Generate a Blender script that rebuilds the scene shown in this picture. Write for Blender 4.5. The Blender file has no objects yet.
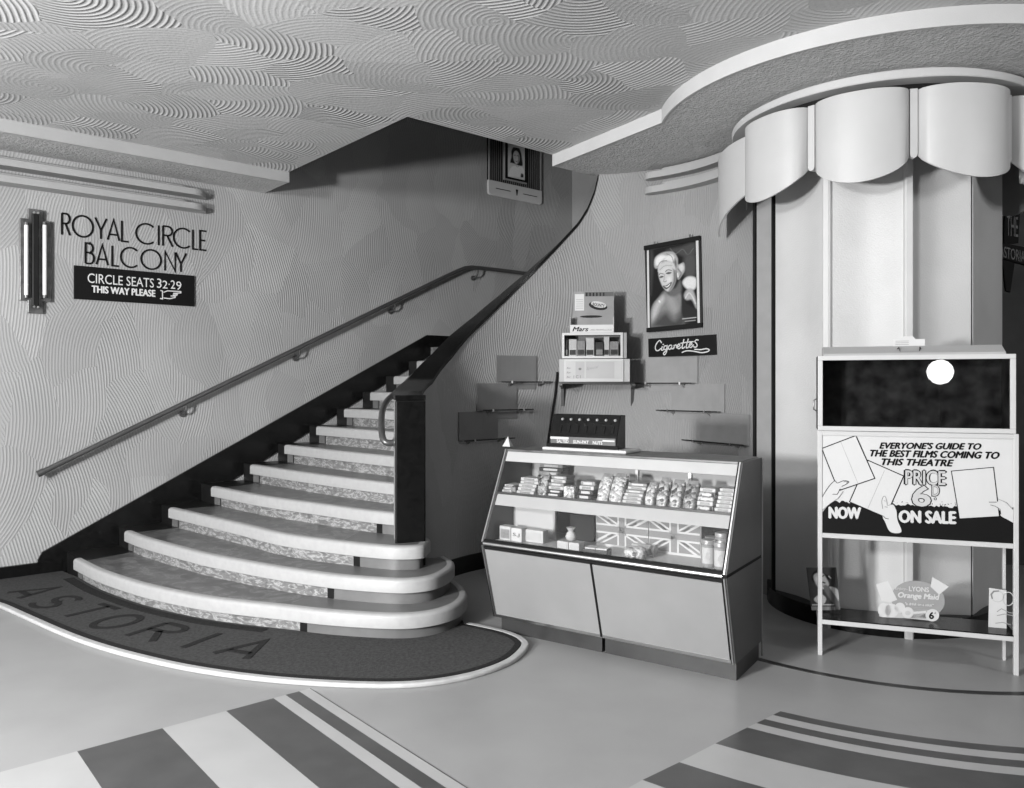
import bpy, math, random
from mathutils import Vector
random.seed(7)
R = math.radians
PI = math.pi
S = bpy.context.scene
COL = S.collection

# ------------------------------------------------------------------ camera, world, lights, exposure
F_PX, EYE, HOR = 790.0, 1.45, 385.0
cam = bpy.data.cameras.new('camera'); cam_o = bpy.data.objects.new('camera', cam); COL.objects.link(cam_o)
cam.sensor_width = 36.0; cam.lens = F_PX/1024*36
cam.shift_y = -(394-HOR)/1024
cam_o.location = (0, 0, EYE); cam_o.rotation_euler = (R(90), 0, 0); cam.clip_start = .02
S.camera = cam_o
S.view_settings.view_transform = 'Standard'; S.view_settings.look = 'None'
S.view_settings.gamma = 1; S.view_settings.use_curve_mapping = False
S.view_settings.exposure = 0.76
w = bpy.data.worlds.new('world'); S.world = w; w.use_nodes = True
w.node_tree.nodes['Background'].inputs[0].default_value = (.75, .75, .75, 1)
w.node_tree.nodes['Background'].inputs[1].default_value = .4
def area(name, loc, target, sx, sy, power):
    l = bpy.data.lights.new(name, 'AREA'); l.shape = 'RECTANGLE'; l.size = sx; l.size_y = sy; l.energy = power
    o = bpy.data.objects.new(name, l); COL.objects.link(o); o.location = loc
    o.rotation_euler = (Vector(target)-Vector(loc)).to_track_quat('-Z', 'Y').to_euler(); return o
area('key_floodlight', (-3.8, -.3, 1.6), (0, 5.2, 1.7), .42, .42, 330)
area('added_high_key', (-3.6, -.9, 2.7), (0, 5.2, 1.6), .5, .5, 190)  # added higher share of the key, smears its shadows
area('right_fill_light', (4.4, 1.6, 2.9), (3.0, 4.6, 1.6), .6, .6, 28)  # added light out of view, lifts soffit and column at right

# ------------------------------------------------------------------ materials
MATS = {}
ALB = .78
def nodes_of(m):
    m.use_nodes = True; return m.node_tree.nodes, m.node_tree.links, m.node_tree.nodes['Principled BSDF']
def g(v): return (v, v, v, 1)
def mat(name, v, rough=.6, metal=0., var=.1, scale=6., bump=0., bscale=60., spec=.5):
    m = bpy.data.materials.new(name); N, L, B = nodes_of(m)
    if not metal: v *= ALB
    tc = N.new('ShaderNodeTexCoord'); no = N.new('ShaderNodeTexNoise'); no.inputs['Scale'].default_value = scale
    no.inputs['Detail'].default_value = 5
    L.new(tc.outputs['Object'], no.inputs['Vector'])
    mr = N.new('ShaderNodeMapRange'); mr.inputs[1].default_value = .25; mr.inputs[2].default_value = .75
    mr.inputs[3].default_value = v*(1-var); mr.inputs[4].default_value = v*(1+var)
    L.new(no.outputs['Fac'], mr.inputs[0]); cb = N.new('ShaderNodeCombineColor')
    for i in range(3): L.new(mr.outputs[0], cb.inputs[i])
    L.new(cb.outputs[0], B.inputs['Base Color'])
    B.inputs['Roughness'].default_value = rough; B.inputs['Metallic'].default_value = metal
    B.inputs['Specular IOR Level'].default_value = spec
    if bump:
        n2 = N.new('ShaderNodeTexNoise'); n2.inputs['Scale'].default_value = bscale; n2.inputs['Detail'].default_value = 3
        L.new(tc.outputs['Object'], n2.inputs['Vector'])
        b = N.new('ShaderNodeBump'); b.inputs['Strength'].default_value = 1; b.inputs['Distance'].default_value = bump
        L.new(n2.outputs['Fac'], b.inputs['Height']); L.new(b.outputs[0], B.inputs['Normal'])
    MATS[name] = m; return m

def plaster(name, v, cell, lam, rmin, rmax, ang0, spread, dist, squash=(1, 1), var=.07, dmin=.14):
    """comb-swept plaster: every cell is one sweep of a toothed trowel around its own centre (UV in metres)"""
    m = bpy.data.materials.new(name); N, L, B = nodes_of(m); v *= ALB
    def math_(op, a, b=None):
        n = N.new('ShaderNodeMath'); n.operation = op
        for i, q in enumerate((a, b)):
            if q is None: continue
            if isinstance(q, (int, float)): n.inputs[i].default_value = q
            else: L.new(q, n.inputs[i])
        return n.outputs[0]
    uv = N.new('ShaderNodeUVMap')
    wob = N.new('ShaderNodeTexNoise'); wob.noise_dimensions = '2D'; wob.inputs['Scale'].default_value = 2.2/cell*.35
    L.new(uv.outputs[0], wob.inputs['Vector'])
    sub = N.new('ShaderNodeVectorMath'); sub.operation = 'SUBTRACT'; L.new(wob.outputs['Color'], sub.inputs[0]); sub.inputs[1].default_value = (.5, .5, .5)
    sc = N.new('ShaderNodeVectorMath'); sc.operation = 'SCALE'; L.new(sub.outputs[0], sc.inputs[0]); sc.inputs['Scale'].default_value = cell*.8
    ad = N.new('ShaderNodeVectorMath'); L.new(uv.outputs[0], ad.inputs[0]); L.new(sc.outputs[0], ad.inputs[1])
    sq = N.new('ShaderNodeVectorMath'); sq.operation = 'MULTIPLY'; L.new(ad.outputs[0], sq.inputs[0]); sq.inputs[1].default_value = (squash[0], squash[1], 0)
    vo = N.new('ShaderNodeTexVoronoi'); vo.voronoi_dimensions = '2D'; vo.inputs['Scale'].default_value = 1/cell
    L.new(sq.outputs[0], vo.inputs['Vector'])
    sp = N.new('ShaderNodeSeparateColor'); L.new(vo.outputs['Color'], sp.inputs[0])
    un = N.new('ShaderNodeVectorMath'); un.operation = 'DIVIDE'; L.new(vo.outputs['Position'], un.inputs[0]); un.inputs[1].default_value = (squash[0], squash[1], 1)
    ang = math_('ADD', math_('MULTIPLY', math_('SUBTRACT', sp.outputs[0], .5), 2*spread), ang0)
    flip = math_('MULTIPLY', math_('GREATER_THAN', sp.outputs[2], .5), PI)
    ang = math_('ADD', ang, flip)
    rad = math_('ADD', math_('MULTIPLY', sp.outputs[1], rmax-rmin), rmin)
    cx = math_('MULTIPLY', math_('COSINE', ang), rad); cy = math_('MULTIPLY', math_('SINE', ang), rad)
    cb = N.new('ShaderNodeCombineXYZ'); L.new(cx, cb.inputs[0]); L.new(cy, cb.inputs[1])
    ce = N.new('ShaderNodeVectorMath'); L.new(un.outputs[0], ce.inputs[0]); L.new(cb.outputs[0], ce.inputs[1])
    w2 = N.new('ShaderNodeVectorMath'); w2.operation = 'SCALE'; L.new(sub.outputs[0], w2.inputs[0]); w2.inputs['Scale'].default_value = cell*.07
    pu = N.new('ShaderNodeVectorMath'); L.new(uv.outputs[0], pu.inputs[0]); L.new(w2.outputs[0], pu.inputs[1])
    di = N.new('ShaderNodeVectorMath'); di.operation = 'DISTANCE'; L.new(pu.outputs[0], di.inputs[0]); L.new(ce.outputs[0], di.inputs[1])
    wave = math_('SINE', math_('MULTIPLY', di.outputs['Value'], 2*PI/lam))
    wave = math_('POWER', math_('ADD', math_('MULTIPLY', wave, .5), .5), 1.6)
    depth = math_('ADD', math_('MULTIPLY', math_('POWER', sp.outputs[2], 1.8), 1-dmin), dmin)      # some sweeps deeper than others
    height = math_('MULTIPLY', wave, depth)
    fine = N.new('ShaderNodeTexNoise'); fine.noise_dimensions = '2D'; fine.inputs['Scale'].default_value = 55; L.new(uv.outputs[0], fine.inputs['Vector'])
    height = math_('ADD', height, math_('MULTIPLY', fine.outputs['Fac'], .35))
    bp = N.new('ShaderNodeBump'); bp.inputs['Strength'].default_value = 1; bp.inputs['Distance'].default_value = dist
    L.new(height, bp.inputs['Height']); L.new(bp.outputs[0], B.inputs['Normal'])
    big = N.new('ShaderNodeTexNoise'); big.noise_dimensions = '2D'; big.inputs['Scale'].default_value = 1.3; L.new(uv.outputs[0], big.inputs['Vector'])
    col = math_('ADD', math_('MULTIPLY', math_('SUBTRACT', sp.outputs[1], .5), 2*var*v), v)
    col = math_('MULTIPLY', col, math_('ADD', math_('MULTIPLY', big.outputs['Fac'], .3), .85))
    cc = N.new('ShaderNodeCombineColor')
    for i in range(3): L.new(col, cc.inputs[i])
    L.new(cc.outputs[0], B.inputs['Base Color']); B.inputs['Roughness'].default_value = .62
    B.inputs['Specular IOR Level'].default_value = .35
    MATS[name] = m; return m

def marble(name, lo, hi, scale):
    m = bpy.data.materials.new(name); N, L, B = nodes_of(m)
    lo *= ALB; hi *= ALB
    tc = N.new('ShaderNodeTexCoord'); mp = N.new('ShaderNodeMapping'); mp.inputs['Scale'].default_value = (1, 1, 2.6)
    L.new(tc.outputs['Object'], mp.inputs[0])
    no = N.new('ShaderNodeTexNoise'); no.inputs['Scale'].default_value = scale; no.inputs['Detail'].default_value = 8
    no.inputs['Distortion'].default_value = 2.2; L.new(mp.outputs[0], no.inputs['Vector'])
    cr = N.new('ShaderNodeValToRGB'); e = cr.color_ramp.elements
    e[0].position = .3; e[0].color = g(lo); e[1].position = .72; e[1].color = g(hi)
    x = cr.color_ramp.elements.new(.52); x.color = g((lo+hi)*.42); x = cr.color_ramp.elements.new(.58); x.color = g(hi*1.1)
    x = cr.color_ramp.elements.new(.62); x.color = g((lo+hi)*.45)
    L.new(no.outputs['Fac'], cr.inputs[0]); L.new(cr.outputs[0], B.inputs['Base Color'])
    B.inputs['Roughness'].default_value = .3; MATS[name] = m; return m

def speckle(name, lo, hi, scale):
    m = bpy.data.materials.new(name); N, L, B = nodes_of(m)
    lo *= ALB; hi *= ALB
    tc = N.new('ShaderNodeTexCoord'); vo = N.new('ShaderNodeTexVoronoi'); vo.inputs['Scale'].default_value = scale
    L.new(tc.outputs['Object'], vo.inputs['Vector'])
    sp = N.new('ShaderNodeSeparateColor'); L.new(vo.outputs['Color'], sp.inputs[0])
    mr = N.new('ShaderNodeMapRange'); mr.inputs[3].default_value = lo; mr.inputs[4].default_value = hi; L.new(sp.outputs[0], mr.inputs[0])
    cb = N.new('ShaderNodeCombineColor')
    for i in range(3): L.new(mr.outputs[0], cb.inputs[i])
    L.new(cb.outputs[0], B.inputs['Base Color']); B.inputs['Roughness'].default_value = .22
    bp = N.new('ShaderNodeBump'); bp.inputs['Distance'].default_value = .006; bp.invert = True
    L.new(vo.outputs['Distance'], bp.inputs['Height']); L.new(bp.outputs[0], B.inputs['Normal'])
    MATS[name] = m; return m

def glass(name, tint=.97, ior=1.5, boost=1.0):
    m = bpy.data.materials.new(name); m.use_nodes = True; N, L = m.node_tree.nodes, m.node_tree.links
    N.remove(N['Principled BSDF']); out = N['Material Output']
    t = N.new('ShaderNodeBsdfTransparent'); t.inputs[0].default_value = g(tint)
    gl = N.new('ShaderNodeBsdfGlossy'); gl.inputs['Roughness'].default_value = .01
    fr = N.new('ShaderNodeFresnel'); ge = N.new('ShaderNodeNewGeometry')
    mi = N.new('ShaderNodeMapRange'); mi.inputs[3].default_value = ior; mi.inputs[4].default_value = 1/ior   # same reflectance from both faces of the thin pane
    L.new(ge.outputs['Backfacing'], mi.inputs[0]); L.new(mi.outputs[0], fr.inputs[0])
    mx = N.new('ShaderNodeMixShader'); L.new(fr.outputs[0], mx.inputs[0]); L.new(t.outputs[0], mx.inputs[1]); L.new(gl.outputs[0], mx.inputs[2])
    L.new(mx.outputs[0], out.inputs[0]); MATS[name] = m; return m

def emit(name, v, strength):
    m = bpy.data.materials.new(name); N, L, B = nodes_of(m)
    B.inputs['Base Color'].default_value = g(v); B.inputs['Emission Color'].default_value = g(1); B.inputs['Emission Strength'].default_value = strength
    MATS[name] = m; return m

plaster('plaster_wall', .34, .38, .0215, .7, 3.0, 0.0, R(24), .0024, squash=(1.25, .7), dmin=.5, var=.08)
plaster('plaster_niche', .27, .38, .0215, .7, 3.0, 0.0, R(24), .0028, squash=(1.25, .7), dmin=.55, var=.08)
plaster('plaster_ceiling', .52, .37, .030, .2, .65, R(40), R(60), .0042, squash=(.8, 1.25), var=.11)
mat('stipple', .52, .8, var=.12, scale=14, bump=.012, bscale=55)
mat('cream_paint', .52, .5, var=.04, bump=.0006, bscale=180)
mat('valance_paint', .50, .45, var=.05, scale=3, bump=.0005, bscale=160)
mat('column_paint', .52, .5, var=.08, scale=2.5, bump=.0015, bscale=120)
mat('moulding_paint', .36, .5, var=.05)
mat('batten_paint', .58, .4, var=.04)
mat('black_gloss', .006, .25, var=.5, scale=30, spec=.25)
mat('black_satin', .010, .45, var=.3, spec=.2)
mat('floor_base', .33, .38, var=.07, scale=3, bump=.0002, bscale=220)
mat('floor_dark', .075, .36, var=.18, scale=7)
mat('floor_black', .03, .36, var=.2, scale=7)
mat('floor_light', .42, .36, var=.06, scale=4)
mat('mat_pile', .075, .95, var=.3, scale=60, bump=.006, bscale=260, spec=.1)
mat('mat_dark', .03, .95, var=.3, scale=60, bump=.004, bscale=260, spec=.1)
mat('mat_edge', .48, .6, var=.12, scale=20)
mat('nosing', .40, .5, var=.06, scale=25)
marble('marble_riser', .12, .42, 11)
marble('marble_tread', .08, .20, 6)
mat('tile_grey', .15, .4, var=.15, scale=9)
mat('tile_dark', .012, .3, var=.3, spec=.3)
mat('rail_metal', .10, .35, metal=.6, var=.15)
mat('chrome', .6, .3, metal=1., var=.03)
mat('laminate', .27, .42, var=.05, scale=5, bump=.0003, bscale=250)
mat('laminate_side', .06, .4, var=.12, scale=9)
mat('wood_dark', .028, .45, var=.4, scale=9)
mat('wood_top', .10, .35, var=.5, scale=14)
mat('white_paint', .56, .4, var=.04)
mat('pale_paint', .42, .5, var=.05)
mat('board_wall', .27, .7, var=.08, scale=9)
mat('board_wall_shaded', .14, .7, var=.08, scale=9)  # darker copy of the board tone, paints in the niche's shaded left side
mat('paper', .60, .6, var=.03)
mat('paper_grey', .5, .6, var=.05)
mat('ink', .006, .6, var=.1, spec=.12)
mat('ink_grey', .18, .6, var=.1)
mat('ink_mid', .30, .6, var=.08)
mat('photo_dark', .02, .35, var=.5, scale=14, spec=.2)
mat('photo_shade', .10, .35, var=.2, scale=10)
mat('photo_mid', .26, .35, var=.12, scale=9)
mat('photo_light', .55, .35, var=.08, scale=9)
mat('photo_bright', .62, .35, var=.05)
mat('flag_blue', .22, .7, var=.1); mat('flag_red', .25, .7, var=.08)
mat('pack_pale', .55, .35, var=.12, scale=40); mat('pack_mid', .26, .35, var=.25, scale=40); mat('pack_dark', .04, .3, var=.3, scale=40)
speckle('sweets_pale', .25, .85, 75); speckle('sweets_mixed', .06, .7, 60); speckle('sweets_dark', .03, .45, 60)
mat('tin_metal', .55, .3, metal=.7, var=.1)
mat('drape_dark', .045, .8, var=.5, scale=5)
mat('brown_wall', .06, .7, var=.35, scale=4)
mat('case_reflection_tone', .02, .5, var=1.4, scale=13, spec=.1)  # dark case interior, mottled to paint in reflections on its glass
glass('glass'); glass('case_glass', .9, 1.55)
mat('tube_white', .75, .3, var=.02); emit('globe_lit', .9, 14.0)  # tubes are plain white and give off no light; the globe glows
mat('sconce_metal', .10, .3, metal=.5, var=.5, scale=20)
mat('door_wood', .06, .4, var=.3, scale=8)

# ------------------------------------------------------------------ mesh building
class MB:
    def __init__(s): s.v = []; s.f = []; s.uv = {}
    def add(s, vs, fs):
        o = len(s.v); s.v += [tuple(p) for p in vs]; s.f += [tuple(i+o for i in f) for f in fs]; return s
    def box(s, x0, x1, y0, y1, z0, z1):
        return s.add([(x0,y0,z0),(x1,y0,z0),(x1,y1,z0),(x0,y1,z0),(x0,y0,z1),(x1,y0,z1),(x1,y1,z1),(x0,y1,z1)],
                     [(3,2,1,0),(4,5,6,7),(0,1,5,4),(1,2,6,5),(2,3,7,6),(3,0,4,7)])
    def prism(s, poly, z0, z1):                     # plan polygon (x,y), counter-clockwise, extruded in z
        n = len(poly); a = sum(poly[i][0]*poly[(i+1)%n][1]-poly[(i+1)%n][0]*poly[i][1] for i in range(n))
        if a < 0: poly = poly[::-1]
        return s.add([(p[0],p[1],z0) for p in poly]+[(p[0],p[1],z1) for p in poly],
                     [tuple(range(n-1,-1,-1)), tuple(range(n,2*n))]+[(i,(i+1)%n,(i+1)%n+n,i+n) for i in range(n)])
    def plate(s, poly, y0, y1):                     # upright polygon (x,z), front at y0, back at y1
        n = len(poly); a = sum(poly[i][0]*poly[(i+1)%n][1]-poly[(i+1)%n][0]*poly[i][1] for i in range(n))
        if a < 0: poly = poly[::-1]
        return s.add([(p[0],y0,p[1]) for p in poly]+[(p[0],y1,p[1]) for p in poly],
                     [tuple(range(n)), tuple(range(2*n-1,n-1,-1))]+[((i+1)%n,i,i+n,(i+1)%n+n) for i in range(n)])
    def side(s, poly, x0, x1):                      # polygon in (y,z) extruded along x
        n = len(poly); a = sum(poly[i][0]*poly[(i+1)%n][1]-poly[(i+1)%n][0]*poly[i][1] for i in range(n))
        if a < 0: poly = poly[::-1]
        return s.add([(x0,p[0],p[1]) for p in poly]+[(x1,p[0],p[1]) for p in poly],
                     [tuple(range(n-1,-1,-1)), tuple(range(n,2*n))]+[(i,(i+1)%n,(i+1)%n+n,i+n) for i in range(n)])
    def tube(s, path, r, seg=10, cap=True):
        P = [Vector(p) for p in path]; o = len(s.v); up = Vector((0,0,1)); prev = None
        rr = r if isinstance(r, (list, tuple)) else [r]*len(P)
        for i, p in enumerate(P):
            t = (P[min(i+1,len(P)-1)]-P[max(i-1,0)]).normalized()
            if prev is None:
                a = t.cross(up)
                if a.length < 1e-3: a = t.cross(Vector((1,0,0)))
                a.normalize()
            else:
                a = prev-t*prev.dot(t); a.normalize()
            prev = a; b = t.cross(a)
            for k in range(seg):
                q = p+(a*math.cos(2*PI*k/seg)+b*math.sin(2*PI*k/seg))*rr[i]; s.v.append(tuple(q))
        for i in range(len(P)-1):
            for k in range(seg):
                s.f.append((o+i*seg+k, o+i*seg+(k+1)%seg, o+(i+1)*seg+(k+1)%seg, o+(i+1)*seg+k))
        if cap:
            s.f.append(tuple(o+k for k in range(seg-1,-1,-1))); e = o+(len(P)-1)*seg; s.f.append(tuple(e+k for k in range(seg)))
        return s
    def lathe(s, prof, seg=20, c=(0,0,0)):
        o = len(s.v)
        for r, z in prof:
            for k in range(seg): s.v.append((c[0]+r*math.cos(2*PI*k/seg), c[1]+r*math.sin(2*PI*k/seg), c[2]+z))
        for i in range(len(prof)-1):
            for k in range(seg): s.f.append((o+i*seg+k, o+i*seg+(k+1)%seg, o+(i+1)*seg+(k+1)%seg, o+(i+1)*seg+k))
        s.f.append(tuple(o+k for k in range(seg-1,-1,-1))); e = o+(len(prof)-1)*seg; s.f.append(tuple(e+k for k in range(seg)))
        return s
    def ring(s, c, r0, r1, a0, a1, z0, z1, n=24):   # curved bar in plan, angles in degrees
        o = len(s.v)
        zf = z0 if callable(z0) else (lambda a: z0); zt = z1 if callable(z1) else (lambda a: z1)
        for i in range(n+1):
            a = a0+(a1-a0)*i/n; ca, sa = math.cos(R(a)), math.sin(R(a))
            s.v += [(c[0]+r0*ca,c[1]+r0*sa,zf(a)),(c[0]+r1*ca,c[1]+r1*sa,zf(a)),(c[0]+r1*ca,c[1]+r1*sa,zt(a)),(c[0]+r0*ca,c[1]+r0*sa,zt(a))]
        for i in range(n):
            b = o+4*i
            for k in range(4): s.f.append((b+k, b+(k+1)%4, b+4+(k+1)%4, b+4+k))
        s.f.append((o+3,o+2,o+1,o)); e = o+4*n; s.f.append((e,e+1,e+2,e+3)); return s
    def ribbon(s, pts, wd, y0, y1, closed=False):   # flat stroke in (x,z)
        P = [Vector((p[0],p[1])) for p in pts]; n = len(P); lft = []; rgt = []
        for i in range(n):
            a = P[i-1] if (i or closed) else None; b = P[(i+1)%n] if (i < n-1 or closed) else None
            d1 = (P[i]-a).normalized() if a is not None else None; d2 = (b-P[i]).normalized() if b is not None else None
            d1 = d1 or d2; d2 = d2 or d1
            n1 = Vector((-d1.y,d1.x)); n2 = Vector((-d2.y,d2.x)); m = n1+n2
            m = n1 if m.length < .2 else m.normalized(); k = min(1/max(.35,m.dot(n1)),2)
            ex = Vector((0,0))
            lft.append(P[i]+m*wd/2*k); rgt.append(P[i]-m*wd/2*k)
        o = len(s.v)
        for l, r_ in zip(lft, rgt): s.v += [(l.x,y0,l.y),(r_.x,y0,r_.y),(r_.x,y1,r_.y),(l.x,y1,l.y)]
        for i in range(n if closed else n-1):
            b = o+4*i; c = o+4*((i+1)%n)
            for k in range(4): s.f.append((b+k, b+(k+1)%4, c+(k+1)%4, c+k))
        if not closed: s.f.append((o+3,o+2,o+1,o)); e = o+4*(n-1); s.f.append((e,e+1,e+2,e+3))
        return s

def props(o, label=None, cat=None, group=None, kind=None):
    if label: o['label'] = label
    if cat: o['category'] = cat
    if group: o['group'] = group
    if kind: o['kind'] = kind
    return o
def obj(name, mb, m, parent=None, loc=None, rz=None, smooth=False, bevel=0, seg=2, uv=None, angle=40):
    me = bpy.data.meshes.new(name); me.from_pydata(mb.v, [], mb.f); me.validate(); me.update()
    import bmesh
    bm = bmesh.new(); bm.from_mesh(me); bmesh.ops.recalc_face_normals(bm, faces=bm.faces); bm.to_mesh(me); bm.free()
    if uv:
        lay = me.uv_layers.new(name='UVMap')
        for lp in me.loops: lay.data[lp.index].uv = uv(me.vertices[lp.vertex_index].co)
    me.materials.append(MATS[m] if isinstance(m, str) else m)
    if smooth:
        me.polygons.foreach_set('use_smooth', [True]*len(me.polygons)); me.set_sharp_from_angle(angle=R(angle))
    o = bpy.data.objects.new(name, me); COL.objects.link(o)
    if parent: o.parent = parent
    if loc: o.location = loc
    if rz is not None: o.rotation_euler = (0,0,rz)
    if bevel:
        b = o.modifiers.new('bevel','BEVEL'); b.width = bevel; b.segments = seg; b.limit_method = 'ANGLE'
    return o
def thing(name, label, cat, loc=(0,0,0), rz=0, group=None):
    o = bpy.data.objects.new(name, None); COL.objects.link(o); o.location = loc; o.rotation_euler = (0,0,rz); o.empty_display_size = .1
    return props(o, label, cat, group)
def struct(name, mb, m, parent=None, **k):
    o = obj(name, mb, m, parent, **k)
    if not parent: o['kind'] = 'structure'
    return o

# survey: measured directions of the room turned into real positions
def FL(px, py, z=0.):
    Y = (EYE-z)*F_PX/(py-HOR); return ((px-512)/F_PX*Y, Y)
class Frame:                                        # x right, y into the surface, z up
    def __init__(s, ox, oy, ang): s.o = (ox, oy); s.a = ang; s.ex = (math.cos(ang), math.sin(ang)); s.ey = (-math.sin(ang), math.cos(ang))
    def at(s, px, py, y=0.):                        # local (x,z) on the plane at local depth y
        o = (s.o[0]+s.ey[0]*y, s.o[1]+s.ey[1]*y); k = (px-512)/F_PX
        t = (k*o[1]-o[0])/(s.ex[0]-k*s.ex[1]); Y = o[1]+t*s.ex[1]
        return (t, EYE-(py-HOR)/F_PX*Y)
    def w(s, x, y, z=0.): return (s.o[0]+s.ex[0]*x+s.ey[0]*y, s.o[1]+s.ex[1]*x+s.ey[1]*y, z)
    def inv(s, X, Y): X -= s.o[0]; Y -= s.o[1]; return (X*s.ex[0]+Y*s.ex[1], X*s.ey[0]+Y*s.ey[1])
def crop(ox, oy, k): return lambda x, y: (ox+x/k, oy+y/k)
WL = Frame(-3.785, 5.84, math.atan2(.652, .758))
def T(t, s): p = WL.w(t, -s); return (p[0], p[1])   # along the stair wall, out from it

def smoothpts(pts, n=6, closed=False):              # Catmull-Rom
    P = [Vector(p) for p in pts]; out = []; m = len(P)
    for i in range(m if closed else m-1):
        a = P[(i-1)%m] if closed or i else P[0]*2-P[1]; b = P[i]; c = P[(i+1)%m]
        d = P[(i+2)%m] if closed or i+2 < m else P[-1]*2-P[-2]
        for k in range(n):
            t = k/n; out.append(.5*((2*b)+(c-a)*t+(2*a-5*b+4*c-d)*t*t+(3*b-a-3*c+d)*t**3))
    if not closed: out.append(P[-1])
    return [tuple(p) for p in out]
def ell(cx, cy, rx, ry, n=24, a0=0, a1=360, rot=0):
    out = []
    for i in range(n if a1-a0 >= 360 else n+1):
        a = R(a0+(a1-a0)*i/n); x, y = rx*math.cos(a), ry*math.sin(a)
        out.append((cx+x*math.cos(rot)-y*math.sin(rot), cy+x*math.sin(rot)+y*math.cos(rot)))
    return out

import numpy as np
def soft_poly(X, Y, pts, soft):
    P = np.array(smoothpts(pts, 5, closed=True)); inside = np.zeros(X.shape, bool); d = np.full(X.shape, 1e9); n = len(P)
    for i in range(n):
        ax, ay = P[i]; bx, by = P[(i+1)%n]; dx, dy = bx-ax, by-ay; L2 = dx*dx+dy*dy+1e-9
        t = np.clip(((X-ax)*dx+(Y-ay)*dy)/L2, 0, 1); d = np.minimum(d, np.hypot(X-ax-t*dx, Y-ay-t*dy))
        c = (ay > Y) != (by > Y); inside ^= c & (X < (bx-ax)*(Y-ay)/(by-ay+1e-12)+ax)
    sd = np.where(inside, d, -d); return np.clip(.5+sd/(2*soft), 0, 1)
def soft_line(X, Y, pts, wd, soft):
    P = np.array(smoothpts(pts, 5)); d = np.full(X.shape, 1e9)
    for i in range(len(P)-1):
        ax, ay = P[i]; bx, by = P[i+1]; dx, dy = bx-ax, by-ay; t = np.clip(((X-ax)*dx+(Y-ay)*dy)/(dx*dx+dy*dy+1e-9), 0, 1)
        d = np.minimum(d, np.hypot(X-ax-t*dx, Y-ay-t*dy))
    return np.clip(.5+(wd/2-d)/(2*soft), 0, 1)
def print_material():
    m = bpy.data.materials.new('photo_print'); N, L, B = nodes_of(m); a = N.new('ShaderNodeVertexColor'); a.layer_name = 'tone'
    L.new(a.outputs[0], B.inputs['Base Color']); B.inputs['Roughness'].default_value = .6; B.inputs['Specular IOR Level'].default_value = .06; MATS['photo_print'] = m
print_material()
def paint(name, fn, quad, nx, ny, bg, layers, parent, y):
    """a printed photograph: flat sheet whose printed tones are stored on a fine grid; quad = crop corners TL TR BR BL"""
    u, v = np.meshgrid(np.linspace(0,1,nx), np.linspace(0,1,ny)); q = np.array(quad, float)
    XY = [(1-v)*((1-u)*q[0][k]+u*q[1][k])+v*((1-u)*q[3][k]+u*q[2][k]) for k in (0,1)]
    X, Y = XY; tone = np.full(X.shape, bg, float)
    for l in layers:
        if l[0] == 'p': mk = soft_poly(X, Y, l[1], l[3]); t = l[2]
        else: mk = soft_line(X, Y, l[1], l[4], l[3]); t = l[2]
        tone = tone*(1-mk)+t*mk
    tone *= 1+.06*np.random.RandomState(2).randn(*tone.shape)
    mb = MB()
    for j in range(ny):
        for i in range(nx): p = fn(X[j,i], Y[j,i]); mb.v.append((p[0], y, p[1]))
    for j in range(ny-1):
        for i in range(nx-1): a = j*nx+i; mb.f.append((a+nx, a+nx+1, a+1, a))
    o = obj(name, mb, 'photo_print', parent)
    at = o.data.color_attributes.new('tone', 'FLOAT_COLOR', 'POINT'); c = np.ones((nx*ny,4)); c[:,:3] = np.clip(tone*ALB,.003,.9).reshape(-1,1)
    at.data.foreach_set('color', c.ravel().astype('f')); return o
def text_mesh(s, shear=0., offset=0.):
    c = bpy.data.curves.new('text', 'FONT'); c.body = s; c.shear = shear; c.offset = offset; c.resolution_u = 3
    o = bpy.data.objects.new('text', c); COL.objects.link(o)
    bpy.context.view_layer.update(); dg = bpy.context.evaluated_depsgraph_get()
    me = bpy.data.meshes.new_from_object(o.evaluated_get(dg)); bpy.data.objects.remove(o); bpy.data.curves.remove(c)
    v = [tuple(p.co) for p in me.vertices]; f = [tuple(p.vertices) for p in me.polygons]; bpy.data.meshes.remove(me)
    return v, f
def text_fit(name, s, quad, y, m, parent, shear=0., offset=0., thick=.0012, heavy=0.):
    """lettering fitted into the local quad: (x,z) of bottom-left, bottom-right, top-left"""
    v, f = text_mesh(s, shear, offset)
    x0 = min(p[0] for p in v); x1 = max(p[0] for p in v); y0 = min(p[1] for p in v); y1 = max(p[1] for p in v)
    bl, br, tl = quad; mb = MB(); n = len(v); fr = []
    for p in v:
        a = (p[0]-x0)/(x1-x0); b = (p[1]-y0)/(y1-y0)
        fr.append((bl[0]+(br[0]-bl[0])*a+(tl[0]-bl[0])*b, y, bl[1]+(br[1]-bl[1])*a+(tl[1]-bl[1])*b))
    mb.v = fr+[(p[0], y+thick, p[2]) for p in fr]; mb.f = [q for q in f]+[tuple(i+n for i in q[::-1]) for q in f]
    cnt = {}
    for q in f:
        for i in range(len(q)): e = (q[i], q[(i+1)%len(q)]); cnt[e] = 1
    for (a, b) in cnt:
        if (b, a) not in cnt: mb.f.append((b, a, a+n, b+n))
    if heavy:
        h_ = heavy*abs(tl[1]-bl[1]); b0, f0 = list(mb.v), list(mb.f)
        for q_, (dx, dz) in enumerate(((h_,0),(-h_,0),(0,h_*.7),(0,-h_*.7))): mb.add([(p[0]+dx,p[1]-.00012*(q_+1),p[2]+dz) for p in b0], f0)
    return obj(name, mb, m, parent)
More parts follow.
